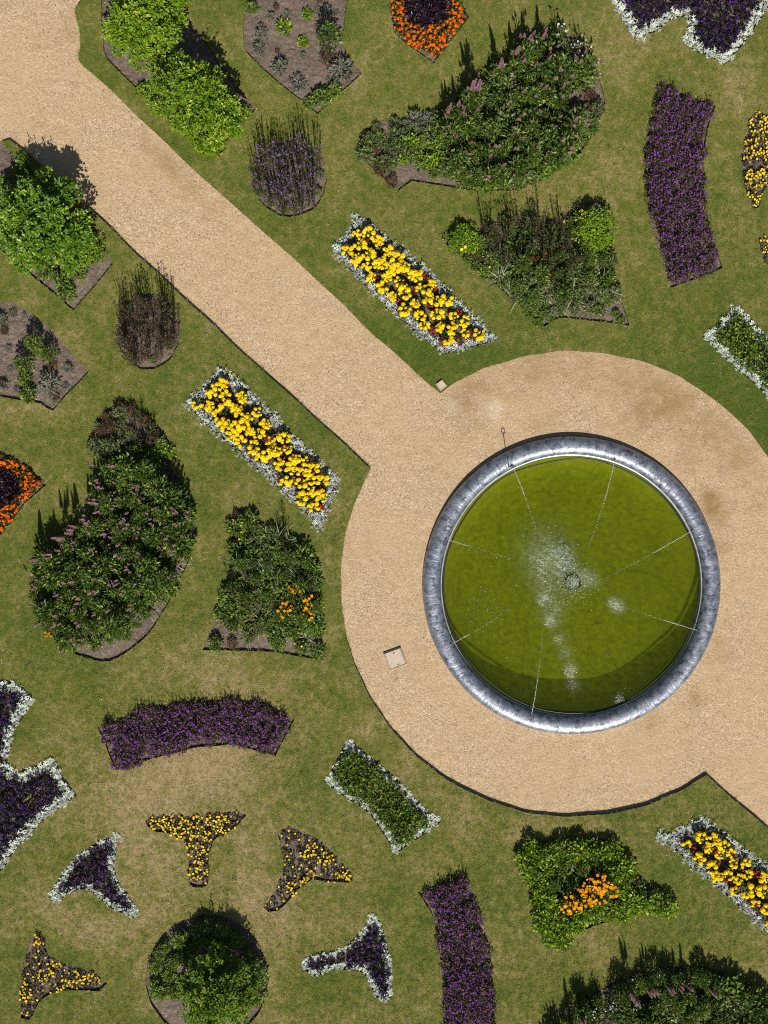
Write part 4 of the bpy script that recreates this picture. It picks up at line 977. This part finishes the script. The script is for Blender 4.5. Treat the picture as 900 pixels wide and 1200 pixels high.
# big left
put('big_left', 'bronze_perennial', [(128, 490), (142, 476), (155, 482), (170, 494), (135, 502), (182, 512), (122, 505)], .8)
fillm('big_left', 'wispy_perennial', .36, lambda p: near_any(p, [(160, 500, 30)]), .1, .6)
fillm('big_left', 'sage_perennial', .4, lambda p: near_any(p, [(150, 510, 40)]), .1, .7)
put('big_left', 'lime_bush', [(190, 522), (198, 530), (184, 530)], .75)
put('big_left', 'sage_perennial', [(112, 524), (122, 534), (130, 522)], .8)
put('big_left', 'bright_groundcover', [(148, 528), (162, 530), (175, 535), (140, 540), (155, 545), (172, 548), (185, 550)], 1.)
main = lambda p: (pxr(p)[:, 1] > 552) & ~near_any(p, [(110, 770, 30), (140, 765, 30), (165, 742, 24), (190, 705, 20)])
fillm('big_left', 'leafy_perennial', .50, main, .25)
fillm('big_left', 'bright_groundcover', .8, main, .3, 1.8)
fillm('big_left', 'sage_perennial', .85, main, .35, 1.3)
fillm('big_left', 'strap_leaf_lily', 1.1, main, .4, 1.1)
fillm('big_left', 'pink_spike_perennial', .43, main, .22, .9)
put('big_left', 'tall_spike_perennial', [(52, 655), (66, 646), (80, 634), (95, 622), (108, 612), (118, 590), (122, 570)], .8)
put('big_left', 'lime_bush', [(180, 668), (192, 672), (185, 690), (172, 690), (198, 655)], .72)
put('big_left', 'bright_groundcover', [(200, 690), (190, 702), (70, 735), (82, 745), (96, 750), (112, 752), (128, 748), (60, 720), (145, 740), (160, 728)], 1.)
put('big_left', 'orange_coneflower', [(60, 742)], .5)
# corner border
fillm('big_corner', 'leafy_perennial', .40, None, .08, .72)
fillm('big_corner', 'bright_groundcover', .8, None, .3, 1.8)
fillm('big_corner', 'sage_perennial', .9, None, .3, 1.3)
fillm('big_corner', 'pink_spike_perennial', .9, None, .3, .7)
put('big_corner', 'tall_spike_perennial', [(668, 1192), (682, 1182), (735, 1155), (757, 1150), (778, 1146), (792, 1146), (800, 1148), (826, 1150)], .68)
put('big_corner', 'white_cosmos', [(700, 1178), (715, 1170), (735, 1172), (690, 1190), (860, 1172)], .9)
put('big_corner', 'bright_groundcover', [(855, 1190), (870, 1185), (840, 1195), (760, 1190), (742, 1194)], 1.2)
# quad upper
shrub('lime_hebe', 697, 268, .5, 'rounded lime bush in the top corner of the border above the fountain', .95, .4)
shrub('lime_hebe', 544, 280, .4, 'lime bush in the left corner of the border above the fountain', .7, 1.5)
put('quad_upper', 'lemon_dahlia', [(668, 265), (685, 250), (540, 290), (575, 312)], .8)
put('quad_upper', 'bronze_perennial', [(553, 298), (563, 302), (560, 290)], .55)
put('quad_upper', 'bright_groundcover', [(548, 305), (558, 313), (568, 320), (622, 365), (634, 372), (645, 372), (630, 378)], .8)
put('quad_upper', 'strap_leaf_lily', [(582, 304), (592, 318), (586, 328), (612, 342), (622, 335), (660, 345), (672, 348), (695, 335), (705, 330), (650, 356)], 1.15)
fillm('quad_upper', 'wispy_perennial', .27, lambda p: near_any(p, [(598, 282, 30), (630, 285, 34), (655, 300, 30)]), .1, .9)
fillm('quad_upper', 'sage_perennial', .40, lambda p: near_any(p, [(600, 288, 30), (635, 290, 34), (665, 335, 40), (705, 335, 20)]), .1, .75)
fillm('quad_upper', 'bright_groundcover', .5, lambda p: near_any(p, [(600, 300, 40), (650, 330, 40), (690, 310, 30)]), .12, 1.1)
fillm('quad_upper', 'leafy_perennial', .5, lambda p: near_any(p, [(640, 320, 40), (690, 318, 26)]), .1, .65)
fillm('quad_upper', 'sage_perennial', .42, lambda p: near_any(p, [(640, 330, 40), (690, 325, 30)]), .1, .75)
put('quad_upper', 'bright_groundcover', [(712, 352), (722, 368), (702, 364), (728, 376)], .7)
put('quad_upper', 'orange_coneflower', [(628, 308), (640, 304), (656, 328)], .55)
# quad left
put('quad_left', 'bronze_perennial', [(278, 604), (288, 612)], .6)
fillm('quad_left', 'bright_groundcover', .4, lambda p: near_any(p, [(288, 630, 24), (312, 632, 22)]), .12, 1.1)
fillm('quad_left', 'wispy_perennial', .42, lambda p: near_any(p, [(345, 640, 20), (330, 680, 40), (285, 690, 22)]), .1, .8)
fillm('quad_left', 'strap_leaf_lily', .36, lambda p: near_any(p, [(320, 640, 24), (330, 670, 40), (300, 665, 26)]), .15, 1.0)
fillm('quad_left', 'sage_perennial', .42, lambda p: near_any(p, [(320, 640, 30), (300, 680, 40), (345, 690, 36), (300, 715, 30)]), .1, .8)
fillm('quad_left', 'bright_groundcover', .45, lambda p: near_any(p, [(320, 690, 60), (275, 665, 20)]), .1, 1.2)
fillm('quad_left', 'leafy_perennial', .5, lambda p: near_any(p, [(355, 675, 26), (340, 690, 40), (290, 680, 30), (275, 715, 18)]), .12, .65)
fillm('quad_left', 'yellow_strap_lily', .45, lambda p: near_any(p, [(295, 712, 22), (310, 705, 20), (308, 722, 16)]), .15, 1.1)
fillm('quad_left', 'orange_coneflower', .36, lambda p: near_any(p, [(350, 708, 17)]), .1, .9)
fillm('quad_left', 'bright_groundcover', .42, lambda p: near_any(p, [(350, 750, 32), (330, 740, 22), (245, 748, 14)]), .08, .95)
fillm('quad_left', 'strap_leaf_lily', .6, lambda p: near_any(p, [(340, 738, 22), (290, 735, 18)]), .1, .6)
put('quad_left', 'lemon_dahlia', [(350, 755), (283, 628), (325, 722)], .7)
put('quad_left', 'bronze_perennial', [(256, 752), (272, 755)], .55)
# quad lower
fillm('quad_lower', 'lime_bush', .30, None, .10, 1.0, .65)
fillm('quad_lower', 'bright_groundcover', .38, None, .3, .95)
fillm('quad_lower', 'strap_leaf_lily', .55, lambda p: near_any(p, [(660, 1005, 40), (640, 1020, 30), (690, 1010, 30)]), .2, .75)
fillm('quad_lower', 'leafy_perennial', .5, lambda p: near_any(p, [(665, 1015, 40), (700, 1050, 36), (730, 1045, 26)]), .3, .5)
put('quad_lower', 'wispy_perennial', [(652, 992), (668, 990), (640, 994), (712, 992), (745, 1030)], .6)
put('quad_lower', 'orange_coneflower', [(668, 1050), (680, 1046), (690, 1042), (700, 1036), (706, 1030), (674, 1056), (700, 1028), (684, 1036), (694, 1050), (710, 1040), (662, 1058), (690, 1030)], 1.15)

fp = MB(); frng = random.Random(8)
for q in nrng.uniform((-11.2, -14.9), (11.2, 14.9), (150, 2)):
    if keep_lawn(q[None])[0]: fp.leaf(V3(q[0], q[1], .05), V3(frng.uniform(-1, 1), frng.uniform(-1, 1), .1).normalized(), V3(0, 0, 1), frng.uniform(.02, .045), .025, .1, frng.random())
tag(link('fallen_petals', fp.mesh('fallen_petals', 'white_petal')), 'pale petals and dry leaves scattered on the lawn', kind='stuff')

fl_ = MB()
for q in nrng.uniform((-11.2, -14.9), (11.2, 14.9), (420, 2)):
    if inside(PATH, q[None])[0] and np.hypot(*(q-FC)) > FR+.1: fl_.leaf(V3(q[0], q[1], -.075), V3(frng.uniform(-1, 1), frng.uniform(-1, 1), .1).normalized(), V3(0, 0, 1), frng.uniform(.02, .06), .02, .1, frng.random())
tag(link('fallen_leaves', fl_.mesh('fallen_leaves', 'bronze_leaf')), 'dry brown leaf scraps scattered on the gravel', kind='stuff')

# ------------------------------------------------------------------ grass blades on the lawn
rng = random.Random(4); gb = MB()
for i in range(11):
    an = rng.random()*6.28; q = .055*math.sqrt(rng.random())
    gb.ribbon(V3(math.cos(an)*q, math.sin(an)*q, -.003), rng.random()*6.28, rng.uniform(.03, .060), .010, rng.uniform(.5, 1.4), rng.uniform(-.2, .9), 2, rng.random())
tuft = bpy.data.objects.new('grass_tuft', gb.mesh('grass_tuft', 'blade'))
src = bpy.data.meshes.new('grass_field')
top = [f for f, c_ in zip(faces[:ntop], vv[np.array(faces[:ntop])].mean(1)) if abs(c_[0]) < 11.8 and abs(c_[1]) < 15.6]
src.from_pydata(verts, [], top); set_attr(src, 'dryness', np.clip(dry, 0, 1))
go = tag(link('grass', src), 'short mown grass blades covering the lawn', kind='stuff')
ng = bpy.data.node_groups.new('grass_scatter', 'GeometryNodeTree')
ng.interface.new_socket('Geometry', in_out='INPUT', socket_type='NodeSocketGeometry'); ng.interface.new_socket('Geometry', in_out='OUTPUT', socket_type='NodeSocketGeometry')
gi_ = ng.nodes.new('NodeGroupInput'); goo = ng.nodes.new('NodeGroupOutput')
dp = ng.nodes.new('GeometryNodeDistributePointsOnFaces'); dp.inputs['Density'].default_value = 240
ip = ng.nodes.new('GeometryNodeInstanceOnPoints'); oi_ = ng.nodes.new('GeometryNodeObjectInfo'); oi_.inputs['Object'].default_value = tuft
rr_ = ng.nodes.new('FunctionNodeRandomValue'); rr_.data_type = 'FLOAT_VECTOR'; rr_.inputs[0].default_value = (0, 0, 0); rr_.inputs[1].default_value = (.15, .15, 6.28)
rs = ng.nodes.new('FunctionNodeRandomValue'); rs.data_type = 'FLOAT'; rs.inputs[2].default_value = .6; rs.inputs[3].default_value = 1.2
L_ = ng.links.new
L_(gi_.outputs[0], dp.inputs['Mesh']); L_(dp.outputs['Points'], ip.inputs['Points']); L_(oi_.outputs['Geometry'], ip.inputs['Instance']); L_(rr_.outputs[0], ip.inputs['Rotation']); L_(rs.outputs[1], ip.inputs['Scale']); L_(ip.outputs[0], goo.inputs[0])
mod = go.modifiers.new('scatter', 'NODES'); mod.node_group = ng
